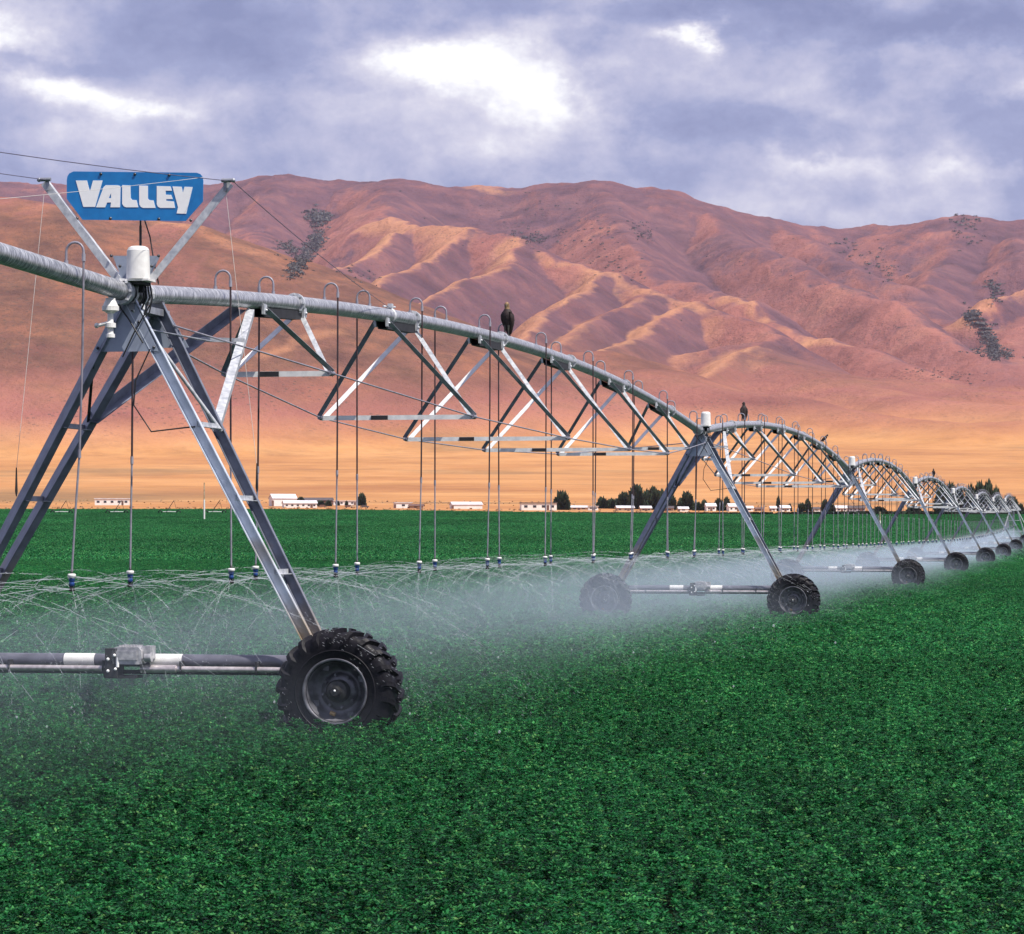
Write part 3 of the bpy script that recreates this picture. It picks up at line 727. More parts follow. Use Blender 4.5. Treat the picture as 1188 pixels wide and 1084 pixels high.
for q in ((312,80),(572,82),(835,88),(130,420),(385,420),(755,425),(1000,435)):
    mb = MB(); x, z = zp(*q); mb.lathe([(.016,0),(.014,-.012),(.001,-.014)], (x,-.003,z), 'y', 8); mb.build('bolt', M['bolt'], panel)

def wire(name, pts, r, m, label, cat, sag=0, group=None):
    a, b = pts[0], pts[-1]
    if len(pts) == 2: pts = [a+(b-a)*k/12+Vector((0,0,-sag*4*(k/12)*(1-k/12))) for k in range(13)]
    mb = MB(); mb.tube([p-a for p in pts], r, 6); o = mb.build(name, m); o.location = a; tag(o, label, cat, group); return o
TLw, TRw = M1 @ (tl-off), M1 @ (tr-off)
end = M1 @ Vector((0, -16.3, PZ+over_z(-16.3)+.1))
wire('support_cable', [TRw, end], .0042, M['wire'], 'thin dark cable from right mast tip running off to the upper left', 'cable', .12, 'overhang support cables')
wire('support_cable', [TLw, end], .0042, M['wire'], 'thin dark cable from left mast tip running off the left edge', 'cable', .10, 'overhang support cables')
back = M1 @ Vector((.03, .262*L_SPAN, PZ+camber(.262*L_SPAN)+PR))
wire('support_cable', [TRw+Vector((.05,0,0)), back], .0042, M['wire'], 'dark cable slanting from right mast tip down to the arched pipe', 'cable', .05)
cl = MB(); cl.lathe([(PR,-.04),(PR+.016,-.04),(PR+.016,.04),(PR,.04)], (0,0,0), 'y', 16); cl.box((.02,0,PR+.04), (.06,.1,.06)); cl.tube([(-.06,-.1,PR+.03),(.06,.1,PR+.03)], .014, 6)
o = cl.build('pipe_clamp', M['galv']); o.location = M1 @ Vector((0, .262*L_SPAN, PZ+camber(.262*L_SPAN))); o.rotation_euler = (0,0,HEAD[0]); tag(o, 'galvanised clamp on the arched pipe where the cable ends', 'clamp')
wire('signal_wire', [P(-230,248,26.0), M1 @ loc1(236,206,-.16)], .0022, M['cord'], 'pale thin wire crossing in front of the blue sign', 'wire', .03)
# hanging cords with a weight
def cord(px0, py0, px1, py1, label):
    Y = 30.1; a = P(px0, py0, Y-.2); b = P(px1, py1, Y-.4)
    o = wire('hanging_cord', [a, a+(b-a)*.3+Vector((.0,0,-.01)), a+(b-a)*.7, b], .0025, M['cord'], label, 'cord', group='weighted cords hanging from the mast tips')
    w = MB(); d = b-a; w.tube([d+Vector((0,0,.02)), d+Vector((0,0,-.22)), d+Vector((0,0,-.27))], [.006,.014,.005], 8); w.build('cord_weight', M['gusset'], o)
cord(262,222,298,540,'thin pale cord hanging from the right mast tip'); cord(51,226,19,545,'thin pale cord hanging from the left mast tip')

# ------------------------------------------------------------------ birds
def make_bird(name, loc, h, yaw, lean, label, buff=True):
    root = empty(name, loc, (0, 0, yaw)); tag(root, label, 'bird', 'birds perched along the pipe')
    def T(p):   # lean about x axis (feet at origin)
        y, z = p[1], p[2]; c, s = math.cos(lean), math.sin(lean)
        return Vector((p[0]*h, (y*c-z*s)*h, (y*s+z*c)*h))
    # sections from tail to crown: (y centre, z, rx, ry); the bird looks along +y
    secs = [(-.10,-.06,.035,.012),(-.11,.0,.05,.018),(-.10,.10,.055,.028),(-.075,.20,.085,.06),(-.04,.30,.12,.095),(-.015,.42,.150,.125),(0,.54,.168,.14),(.005,.64,.165,.135),(.0,.71,.135,.115),(.005,.77,.085,.085),(.012,.82,.070,.075),(.018,.87,.074,.082),(.022,.92,.070,.08),(.02,.96,.05,.055),(.02,.985,.015,.015)]
    n = 14; mb = MB(); vs = []
    for y, z, rx, ry in secs:
        for k in range(n):
            a = 2*PI*k/n; vs.append(T((rx*math.cos(a), y+ry*math.sin(a), z)))
    fs = [(i*n+k, i*n+(k+1) % n, (i+1)*n+(k+1) % n, (i+1)*n+k) for i in range(len(secs)-1) for k in range(n)]
    for i, f in enumerate(fs): mb.m = 1 if (buff and i//n >= 9) else 0; mb.add([vs[q] for q in f], [(0,1,2,3)], True)
    mb.m = 0; mb.add(vs[:n], [tuple(range(n))])
    me = mb.mesh('body', [M['feather'], M['buff']])
    import bmesh; bm = bmesh.new(); bm.from_mesh(me); bmesh.ops.remove_doubles(bm, verts=bm.verts, dist=.0005*h); bm.to_mesh(me); bm.free()
    link(me, 'body', root)
    for s in (-1, 1):   # folded wings: tapered blades along the flanks reaching the tail
        mb = MB(); ws = [(.10,.02,.69,.045,.07),(.150,.0,.60,.05,.11),(.155,-.03,.45,.042,.12),(.125,-.065,.30,.034,.09),(.085,-.10,.16,.022,.055),(.05,-.135,.04,.010,.02)]
        vs = []
        for x, y, z, rx, ry in ws:
            for k in range(8):
                a = 2*PI*k/8; vs.append(T((s*x+rx*math.cos(a), y+ry*math.sin(a), z)))
        mb.add(vs, [(i*8+k, i*8+(k+1) % 8, (i+1)*8+(k+1) % 8, (i+1)*8+k) for i in range(5) for k in range(8)]+[tuple(range(8)), tuple(range(40, 48))], True)
        mb.build('wing', M['feather'], root)
        mb = MB(); mb.tube([T((s*.06,.03,.30)), T((s*.06,.04,.15)), (s*.06*h, .03*h, .0)], [.04*h,.022*h,.012*h], 8)
        for t in (-.03, 0, .03): mb.tube([(s*.06*h,.02*h,.012*h), ((s*.06+t)*h,.09*h,.006*h), ((s*.06+t*1.3)*h,.12*h,-.012*h)], [.011*h,.009*h,.004*h], 5)
        mb.tube([(s*.06*h,.02*h,.012*h),(s*.06*h,-.05*h,.0)], [.011*h,.005*h], 5)
        mb.build('leg', M['beak'], root)
    mb = MB(); mb.tube([T((-.02,.09,.885)), T((-.035,.13,.878)), T((-.045,.15,.85))], [.024*h,.018*h,.003*h], 8); mb.build('beak', M['beak'], root)
    for s in (-1, 1):
        mb = MB(); mb.sphere(T((s*.058-.012,.06,.90)), .012*h, 6, 4); mb.build('eye', M['black'], root)
def on_pipe(i, u): return pipe_pt(i, u, 0, PR)
def find_u(i, px):
    best = None
    for k in range(400):
        u = L_SPAN*k/400; p = on_pipe(i, u); x = CX+F*p.x/p.y
        if best is None or abs(x-px) < best[0]: best = (abs(x-px), u)
    return best[1]
make_bird('hawk', on_pipe(0, find_u(0, 589)), .56, R(150), 0, 'dark hawk with buff head perched upright on the nearest arch')
make_bird('hawk', on_pipe(1, find_u(1, 863)), .52, R(20), R(2), 'dark upright bird perched on the second arch', False)
make_bird('hawk', on_pipe(1, find_u(1, 953)), .38, R(-80), R(-38), 'small dark bird leaning forward on the falling side of the second arch', False)
make_bird('hawk', on_pipe(3, find_u(3, 1083)), .50, R(160), 0, 'tiny dark bird perched on the fourth arch', False)

# ------------------------------------------------------------------ far buildings, trees, posts
def gz(X, Y): return float(H(np.array([X]), np.array([Y]))[0]) if Y > 2500 else float(base_z(np.array([X]), np.array([Y]))[0])
M['bwhite'] = mat('white_siding', (.80,.79,.76), (.70,.69,.66), .6, 0, .6)
M['bgrey'] = mat('grey_siding', (.36,.36,.42), (.28,.28,.33), .7, 0, .6)
M['roofd'] = mat('dark_roofing', (.10,.08,.085), (.07,.055,.06), .8, 0, .6)
M['roofl'] = mat('pale_sheet_roofing', (.70,.69,.72), (.55,.54,.58), .5, .1, .6)
M['tan'] = mat('tan_siding', (.50,.34,.22), (.42,.28,.18), .8, 0, .6)
M['brown'] = mat('brown_siding', (.16,.09,.07), (.12,.06,.05), .8, 0, .6)
M['glass'] = mat('dark_window_glass', (.04,.045,.06), (.03,.03,.04), .15, 0, .6)
def house(px0, px1, pyb, hpx, Y, wall, roof, label, cat='house', name='farm_building', yaw=R(14), kind='gable', nwin=3, depth=None, group=None):
    sc = F/Y; w = (px1-px0)/sc; h = hpx/sc; cx = ((px0+px1)/2-CX)/sc
    z = gz(cx, Y); d = depth or max(w*.45, h*1.0)
    ln = max(w-d*abs(math.sin(yaw)), w*.5)
    root = empty(name, (cx, Y+d/2, z-.05), (0, 0, yaw)); tag(root, label, cat, group)
    e = h*(.66 if kind == 'gable' else .93)
    mb = MB(); 
    if kind == 'gable': mb.add([(-ln/2,-d/2,0),(ln/2,-d/2,0),(ln/2,d/2,0),(-ln/2,d/2,0),(-ln/2,-d/2,e),(ln/2,-d/2,e),(ln/2,d/2,e),(-ln/2,d/2,e),(-ln/2,0,h-.15),(ln/2,0,h-.15)],
        [(0,1,5,4),(2,3,7,6),(1,2,6,9,5),(3,0,4,8,7),(4,5,9,8),(6,7,8,9)])
    else: mb.box((0,0,e/2), (ln,d,e))
    mb.build('wall', M[wall], root)
    mb = MB(); o = .35
    if kind == 'gable':
        for s in (-1, 1):
            mb.add([(-ln/2-o, s*(d/2+o), e-.2), (ln/2+o, s*(d/2+o), e-.2), (ln/2+o, 0, h), (-ln/2-o, 0, h), (-ln/2-o, s*(d/2+o), e), (ln/2+o, s*(d/2+o), e), (ln/2+o, 0, h+.2), (-ln/2-o, 0, h+.2)],
                   [(0,1,2,3),(4,5,6,7),(0,1,5,4),(0,3,7,4),(1,2,6,5)])
    else: mb.box((0,0,e+h*.05), (ln+.8,d+.8,h*.10))
    mb.build('roof', M[roof], root)
    for k in range(nwin):
        mb = MB(); x = -ln/2+ln*(k+.5)/nwin; mb.box((x,-d/2-.03,e*.55), (min(1.6, ln/nwin*.4), .08, e*.32)); mb.build('window', M['glass'], root)
    mb = MB(); mb.box((ln*.5-ln*.5/max(1,nwin)*2+.0,-d/2-.04,e*.36), (1.2,.08,e*.72)); mb.build('door', M['brown'], root)
    return root
house(109,150,576,8,1700,'bwhite','roofl','long white trailer row on the plain at far left', 'trailer', nwin=5, kind='flat', yaw=R(6), depth=5)
house(310,345,580.5,14,1650,'bwhite','roofl','tall white barn with grey left gable', 'barn', 'barn', R(22), nwin=1)
house(326,368,588,8.5,1450,'bwhite','roofl','long low white shed in front of the white barn','shed', 'farm_shed', R(12), nwin=6, depth=7)
house(346,387,580,8,1750,'brown','roofd','long dark-roofed building right of the white barn','barn','barn', R(10), nwin=4, depth=9)
house(386,418,583.5,5.5,1720,'bwhite','roofl','low white row with dark doors beside a round tree','shed','farm_shed', R(5), 'flat', 5, 6)
house(456,478,589,7,1500,'bwhite','roofl','small white building with a brown arched lean-to','house', yaw=R(12), nwin=1, kind='flat')
house(474,492,589.3,5,1480,'tan','brown','small tan shed with brown roof beside a white building','shed','farm_shed', R(-8), nwin=1)
house(521,560,588,8,1500,'bwhite','roofl','long white windowless shed with a grey left end','shed','farm_shed', R(12), nwin=0, depth=8)
house(603,646,590.5,9,1400,'bwhite','roofd','long white building under a thin dark flat roof','building', yaw=R(5), kind='flat', nwin=4, depth=9)
house(660,682,590,5,1500,'tan','roofl','low pale house between two tree groups','house', yaw=R(8), nwin=2)
house(682,694,591,5,1480,'bwhite','roofl','small white trailer left of the large tree clump','trailer', 'trailer', R(5), 'flat', 2)
house(714,736,591,6,1430,'tan','roofl','tan house with pale roof below the large trees','house', yaw=R(10), nwin=3)
house(718,730,584,5,1700,'bgrey','roofl','white-roofed hut half hidden among dark trees','hut', yaw=R(8), nwin=1)
house(742,756,592,6,1420,'tan','roofl','small tan cottage under the tallest tree','house', yaw=R(12), nwin=2)
house(764,782,592.5,6,1420,'tan','roofd','tan cottage with dark roof behind the tower leg','house', yaw=R(-6), nwin=2)
house(786,799,593,5.5,1420,'bwhite','roofl','white cottage in front of a lone tree','house', yaw=R(12), nwin=1)
house(818,831,592.5,9,1500,'bwhite','roofl','upright white house between two dark trees','house', yaw=R(10), nwin=2)
house(843,862,594,9,1480,'bwhite','roofl','wide white house right of the second tower','house', yaw=R(16), nwin=3)
house(864,874,592.5,6,1500,'bwhite','roofl','small white hut right of the wide white house','hut', yaw=R(8), nwin=1)
house(876,886,594,4.5,1500,'tan','brown','tiny tan shed near a white hut','shed', 'farm_shed', R(8), nwin=1)
house(893,901,592.5,6,1500,'bwhite','roofl','narrow white hut left of a slim dark tree','hut', yaw=R(8), nwin=1)
house(904,917,595,7,1480,'bwhite','roofl','square white house right of a slim dark tree','house', yaw=R(14), nwin=2)
house(942,952,595,5,1480,'bwhite','roofd','small white house beside dark bushes','house', yaw=R(14), nwin=1)
house(968,984,594,7,1460,'bwhite','roofl','pinkish white house seen through the third arch','house', yaw=R(14), nwin=2)
house(984,1004,597,7,1460,'bgrey','roofd','long grey-blue building seen through the third arch','building', yaw=R(6), nwin=4)

def leaf_mat(name, a, b):
    m = bpy.data.materials.new(name); nt, N, L = nodes(m); bs = N['Principled BSDF']; bs.inputs['Roughness'].default_value = .6; bs.inputs['Specular IOR Level'].default_value = .25
    ge = N.new('ShaderNodeNewGeometry'); r = N.new('ShaderNodeValToRGB'); e = r.color_ramp.elements
    e[0].color = (*a, 1); e[1].color = (*b, 1); L.new(ge.outputs['Random Per Island'], r.inputs[0]); L.new(r.outputs[0], bs.inputs['Base Color'])
    return m
M['treeleaf'] = leaf_mat('tree_foliage', (.018,.030,.018), (.045,.075,.040))
M['bushleaf'] = leaf_mat('hill_scrub_foliage', (.036,.042,.048), (.085,.075,.072))
def crown_mesh(seed, rx, rz, nq, q, trunk, lumps=7):
    rr = np.random.default_rng(seed); mb = MB()
    cs = []
    for q in range(lumps):
        zc = .20+.62*(q+.5)/lumps; wr = rx*(.62-.55*abs(zc-.42)); an = rr.uniform(0, 6.28)
        cs.append((wr*math.cos(an)*.6, wr*math.sin(an)*.6, zc, rx*rr.uniform(.38,.55)*(1.15-.6*max(0, zc-.4))))
    for _ in range(nq):
        c = cs[rr.integers(lumps)]; d = rr.normal(0, 1, 3); d /= np.linalg.norm(d); rad = c[3]*rr.uniform(.55, 1.05)
        p = Vector((c[0]+d[0]*rad, c[1]+d[1]*rad, max(.06, c[2]+d[2]*rad*.42)))
        n = Vector(d+rr.normal(0,.5,3)).normalized(); t = n.orthogonal().normalized(); t.rotate(Matrix.Rotation(rr.uniform(0,6.3), 3, n)); b = n.cross(t); s = q*rr.uniform(.6,1.3)
        mb.add([p+t*s, p+b*s*.8, p-t*s, p-b*s*.8], [(0,1,2,3)])
    return mb.mesh('crown', M['treeleaf'])
CROWNS = {}
def tree(px, pyb, hpx, wpx, Y, v, label):
    sc = F/Y; h = hpx/sc; w = wpx/sc; x = (px-CX)/sc
    key = v
    if key not in CROWNS: CROWNS[key] = crown_mesh(100+v, 1.0, .5 if v < 4 else .62, 620, .13, .18, 9)
    z = gz(x, Y); root = empty('tree', (x, Y, z-.1), (0,0,v*1.3+px)); tag(root, label, 'tree', 'trees round the distant farmsteads')
    c = link(CROWNS[key], 'crown', root); top = float(np.percentile([p.co.z for p in CROWNS[key].vertices], 98)); rad = float(np.percentile([abs(p.co.x) for p in CROWNS[key].vertices], 95))
    c.scale = (w/2/rad, w/2/rad, h/top)
    mb = MB(); mb.tube([(0,0,0),(w*.02,0,h*.2),(-w*.02,w*.02,h*.45),(0,0,h*.7)], [w*.05,w*.038,w*.028,w*.012], 7)
    for a in range(3): mb.tube([(0,0,h*(.22+.1*a)),(w*.25*math.cos(a*2.1),w*.25*math.sin(a*2.1),h*(.5+.08*a))], [w*.022,w*.008], 5)
    mb.build('trunk', M['bark'], root)
TR = [(349,580,9,9,1690,0,'round dark tree between the white barn and the dark roof'),(372,583.5,6,9,1660,1,'bushy tree in front of the dark-roofed building, left one'),(381,584,6,7,1660,2,'bushy tree in front of the dark-roofed building, right one'),
 (392,584,5,4,1700,3,'small tree before the low white row, nearest the dark roof'),(402,584,5,3.5,1700,1,'small tree at the middle of the low white row'),(420,584,13,9,1700,4,'round dark tree at the right end of the low white row'),
 (652,590,20,16,1480,0,'lone dense dark tree right of the flat-roofed building'),(699,588,12,12,1650,1,'small pale green tree at the left end of the clump'),(710,588,10,14,1650,2,'low dark tree second from the left of the clump'),
 (724,588,17,18,1640,3,'rounded mid-height tree left of the tallest tree'),(738,588,25,17,1630,0,'tallest dark tree of the clump, flat topped'),(750,588,19,13,1650,2,'dark tree just right of the tallest one'),
 (758,589,23,17,1600,4,'second tallest dark tree, pointed top'),(770,589,20,15,1600,1,'dark tree partly behind the dark tower leg'),(779,589,16,10,1600,3,'lowest dark tree at the right end of the clump'),
 (790,590,12,9,1620,2,'small tree left of the lone green tree'),(797,590,19,15,1600,0,'lone green tree right of the clump with a white cottage below'),
 (809,592,9,9,1550,1,'small bush-like tree right of the lone green tree'),(817,592,11,8,1550,2,'dark tree left of the upright white house'),(834,592.5,13,11,1520,3,'dark tree right of the upright white house'),
 (843,590,14,8,1560,4,'slim dark tree above the wide white house'),(903,594,15,5,1520,4,'slim dark tree between the two white huts'),(916,595,8,5,1500,1,'little tree right of the square white house'),
 (930,597,9,9,1440,1,'dark bush left of the taller bush, seen through the second arch'),(937,597,13,8,1440,3,'taller dark bush seen through the second arch'),
 (957,597,13,8,1440,0,'dark bush behind the third tower legs'),(965,597,8,8,1440,2,'low bush beside the third tower'),
 (1020,598,6,14,1400,1,'low shrub under the third arch'),(1060,598,7,16,1400,2,'low shrub left of the fourth tower'),
 (1093,598,30,16,1300,1,'broad dark tree left behind the fifth arch'),(1103,598,31,16,1300,0,'dark tree behind the fifth tower top'),(1112,598,27,14,1300,2,'dark tree just right of the fifth tower top'),
 (1126,598,29,12,1300,4,'first of the dark row behind the sixth arch'),(1137,598,32,13,1300,0,'tall dark tree left of the tallest in the right row'),(1147,598,32,14,1300,3,'tallest dark tree of the right row'),(1156,598,26,11,1300,2,'dark tree on the falling end of the right row'),
 (1167,600,17,10,1250,1,'low dark tree behind the farthest towers'),(1176,600,17,11,1250,3,'dark tree right of the farthest towers'),(1184,600,10,8,1250,2,'last low dark tree at the right edge')]
for a in TR: tree(*a)

# posts
def post(px, pyt, pyb, Y, r, label, cap=True):
    b = P(px, pyb, Y); h = (pyb-pyt)/F*Y; z = float(base_z(np.array([b.x]), np.array([Y]))[0]); hh = P(px, pyt, Y).z-z
    root = empty('marker_post', (b.x, Y, z)); tag(root, label, 'post')
    mb = MB(); mb.tube([(0,0,0),(0,0,hh*.55)], [r,r*.9], 8); mb.build('sleeve', M['white'], root)
    mb = MB(); mb.tube([(0,0,hh*.5),(0.0,0,hh)], [r*.7,r*.55], 8); mb.box((0,0,hh*.98), (r*1.8,r*1.2,.05)); mb.build('pole', M['wood'], root)
post(237, 560, 602, 560, .17, 'tall thin post, pale below and brown above, standing in the green field')
post(1021, 594, 611, 430, .13, 'short pale post in the field beside the third tower leg')
# far machine at the left edge of the field: leaning legs over skids
for k, (px, lab) in enumerate(((72,'first leaning far sprinkler rig from the left field edge'),(136,'second leaning far sprinkler rig from the left'),(197,'third far sprinkler rig, left of the tall post'),(250,'fourth far sprinkler rig, right of the tall post'))):
    Y = 680.; x = (px-CX)/F*Y; z = float(base_z(np.array([x]), np.array([Y]))[0])
    root = empty('far_sprinkler_rig', (x, Y, z)); tag(root, lab, 'sprinkler rig', 'far sprinkler rigs at the field edge')
    mb = MB(); mb.tube([(-.9,0,.4),(.95,0,3.2)], .08, 6); mb.tube([(1.7,.3,.4),(.95,0,3.2)], .04, 6); mb.build('leg', M['gusset'], root)
    mb = MB(); mb.tube([(-1.6,0,.62),(1.4,0,.62)], .07, 6); mb.box((-.1,0,.68), (.8,.3,.16)); mb.build('base_pipe', M['galv_white_sunlit'], root)
    for sx in (-2.2, 2.0):
        mb = MB(); mb.lathe([(.28,-.12),(.5,-.12),(.5,.12),(.28,.12),(.28,-.12)], (sx,0,.5), 'y', 14); mb.build('wheel', M['rubber'], root)
# parked vehicles by the white row (dark little shapes)
def car(px, py, Y, c, label):
    x = (px-CX)/F*Y; z = gz(x, Y); root = empty('parked_car', (x, Y, z), (0,0,R(8))); tag(root, label, 'car', 'vehicles parked at the farmstead')
    mb = MB(); mb.extrude([(-2.2,.4),(2.2,.4),(2.25,.9),(1.3,1.0),(.8,1.5),(-1.0,1.5),(-1.5,1.0),(-2.2,.9)], -.85, .85); mb.build('body', M[c], root)
    for wx in (-1.4, 1.4):
        mb = MB(); mb.lathe([(.001,-.9),(.34,-.9),(.34,.9),(.001,.9)], (wx,0,.34), 'y', 12); mb.build('wheel', M['rubber'], root)
for px, c, l in ((374,'brown','brown vehicle right of the long low shed'),(405,'brown','dark vehicle leftmost of the three under the round tree'),(411,'tan','tan vehicle middle of the three under the round tree'),(423,'roofd','dark vehicle rightmost of the three under the round tree')): car(px, 588, 1500, c, l)

# scrub and tree patches on the hillsides: find where the view ray meets the slope
def hit(px, py):
    Ys = np.linspace(3000, 9800, 500); Xs = (px-CX)/F*Ys; z = CAMZ+(HY-py)/F*Ys
    h = H(Xs, Ys); k = np.argmax(h > z)
    return (Xs[k], Ys[k], float(h[k])) if h[k] > z[k] else None
sc_mb = MB(); rs = random.Random(5)
def clump(x, y, z, r):
    c = Vector((x, y, z+r*.1))
    for _ in range(14):
        d = Vector((rs.gauss(0,1), rs.gauss(0,1), abs(rs.gauss(0,.8)))).normalized(); p = c+Vector((d.x*r*1.5, d.y*r*2, d.z*r*.55))*rs.uniform(.3,1)
        n = (d+Vector((rs.gauss(0,.4),rs.gauss(0,.4),rs.gauss(0,.4)))).normalized(); t = n.orthogonal().normalized(); b = n.cross(t); s = r*rs.uniform(.18,.45)
        sc_mb.add([p+t*s, p+b*s, p-t*s, p-b*s], [(0,1,2,3)])
def patch(pts, n, wpx, hpx, r):
    """scatter clumps round a line of photograph spots, each one planted on the slope it meets"""
    for _ in range(int(n*1.5)):
        i = rs.randrange(max(1, len(pts)-1)); f = rs.random(); a = pts[i]; b = pts[min(i+1, len(pts)-1)]
        px = a[0]+(b[0]-a[0])*f+rs.gauss(0, wpx); py = a[1]+(b[1]-a[1])*f+rs.gauss(0, hpx)
        q = hit(px, py)
        if q and q[2] > 40: clump(q[0], q[1], q[2], r*rs.uniform(.3,.85)*q[1]/8000)
patch([(366,250),(372,258)], 110, 6, 3.5, 13)
patch([(372,272),(366,285),(352,300),(338,318)], 260, 5, 5, 12)
patch([(325,285),(345,292)], 60, 7, 4, 10)
patch([(1124,366),(1130,372),(1142,386),(1152,400),(1156,412)], 300, 3.2, 4, 12)
patch([(1135,408),(1170,414)], 90, 8, 2.5, 10)
patch([(1150,330),(1158,345)], 45, 4, 6, 10)
patch([(600,268),(618,280),(640,276)], 50, 9, 5, 8)
patch([(700,300),(735,325)], 22, 10, 4, 8)
patch([(736,265),(748,280)], 26, 7, 6, 8)
patch([(610,245),(660,275),(720,262)], 40, 25, 14, 7)
patch([(975,285),(1010,300),(1040,320)], 50, 10, 6, 8)
patch([(1105,255),(1125,262),(1120,285)], 40, 9, 7, 9)
patch([(400,316),(432,322)], 16, 7, 4, 8)
patch([(1060,432),(1130,440)], 30, 16, 3, 6)
patch([(500,230),(760,300),(1000,350)], 60, 60, 30, 5)
o = sc_mb.build('hillside_scrub', M['bushleaf']); tag(o, 'dark scrub and trees filling gullies on the hillsides', 'scrub', kind='stuff')
# thin brush line and rough weeds along the far field edge
mbw = MB()
M['weed'] = leaf_mat('dry_weeds', (.30,.19,.11), (.46,.29,.15))
M['darkweed'] = leaf_mat('dark_edge_weeds', (.012,.028,.016), (.03,.05,.028))
def tuft(mb, x, y, z, r, n=5):
    for _ in range(n):
        p = Vector((x+rs.gauss(0,r*.5), y+rs.gauss(0,r*.5), z)); t = Vector((rs.gauss(0,1), rs.gauss(0,1), 0)).normalized()*r*rs.uniform(.4,.9); u = Vector((rs.gauss(0,.3), rs.gauss(0,.3), 1))*r*rs.uniform(.5,1.1)
        mb.add([p-t, p+t, p+t*.6+u, p-t*.6+u], [(0,1,2,3)])
for _ in range(700):
    Y = rs.choice((rs.uniform(900,1500), rs.uniform(1750,2000))); x = rs.uniform(-.19,.19)*Y; tuft(mbw, x, Y, gz(x,Y), .6)
o = mbw.build('dry_weeds', M['weed']); tag(o, 'low dry brush scattered on the tan ground past the field', 'brush', kind='stuff')
mbw = MB()
for _ in range(1800):
    px = rs.uniform(500, 1240) if rs.random() < .8 else rs.uniform(-60, 1240)
    Y = rs.uniform(800, 808); x = (px-CX)/F*Y; r = .28+.9*max(0, min(1, (px-600)/400)); tuft(mbw, x, Y, float(base_z(np.array([x]), np.array([Y]))[0]), r, 4)
o = mbw.build('edge_weeds', M['darkweed']); tag(o, 'dark strip of weeds along the far edge of the green field', 'weeds', kind='stuff')

# ------------------------------------------------------------------ crop: leafy tiles instanced over the field
def crop_mat():
    m = bpy.data.materials.new('alfalfa_leaf'); nt, N, L = nodes(m); bs = N['Principled BSDF']
    bs.inputs['Roughness'].default_value = .5; bs.inputs['Specular IOR Level'].default_value = .16
    ge = N.new('ShaderNodeNewGeometry'); r = N.new('ShaderNodeValToRGB'); e = r.color_ramp.elements
    e[0].position = 0; e[0].color = (.006,.045,.017,1); e[1].position = 1; e[1].color = (.16,.34,.10,1)
    for p, c in ((.35,(.009,.108,.034)),(.75,(.030,.225,.062)),(.93,(.085,.34,.095))): x = e.new(p); x.color = (*c,1)
    L.new(ge.outputs['Random Per Island'], r.inputs[0])
    mp = N.new('ShaderNodeMapping'); mp.inputs['Scale'].default_value = (.05,.016,0); L.new(ge.outputs['Position'], mp.inputs[0])
    no = N.new('ShaderNodeTexNoise'); no.inputs['Scale'].default_value = 1; no.inputs['Detail'].default_value = 5; no.inputs['Roughness'].default_value = .6; L.new(mp.outputs[0], no.inputs['Vector'])
    n2 = N.new('ShaderNodeTexNoise'); n2.inputs['Scale'].default_value = 1.1; n2.inputs['Detail'].default_value = 4; L.new(ge.outputs['Position'], n2.inputs['Vector'])
    mr = N.new('ShaderNodeMapRange'); mr.inputs[1].default_value = .3; mr.inputs[2].default_value = .7; mr.inputs[3].default_value = .62; mr.inputs[4].default_value = 1.30; L.new(no.outputs['Fac'], mr.inputs[0])
    m2 = N.new('ShaderNodeMapRange'); m2.inputs[1].default_value = .3; m2.inputs[2].default_value = .7; m2.inputs[3].default_value = .55; m2.inputs[4].default_value = 1.3; L.new(n2.outputs['Fac'], m2.inputs[0])
    mu = N.new('ShaderNodeMath'); mu.operation = 'MULTIPLY'; L.new(mr.outputs[0], mu.inputs[0]); L.new(m2.outputs[0], mu.inputs[1])
    mx = N.new('ShaderNodeMix'); mx.data_type = 'RGBA'; mx.blend_type = 'MULTIPLY'; mx.inputs[0].default_value = 1; L.new(r.outputs[0], mx.inputs[6]); L.new(mu.outputs[0], mx.inputs[7])
    L.new(mx.outputs[2], bs.inputs['Base Color'])
    tr = N.new('ShaderNodeBsdfTranslucent'); L.new(mx.outputs[2], tr.inputs[0]); ms = N.new('ShaderNodeMixShader'); ms.inputs[0].default_value = .33
    L.new(bs.outputs[0], ms.inputs[1]); L.new(tr.outputs[0], ms.inputs[2]); L.new(ms.outputs[0], N['Material Output'].inputs[0])
    return m
M['crop'] = crop_mat()
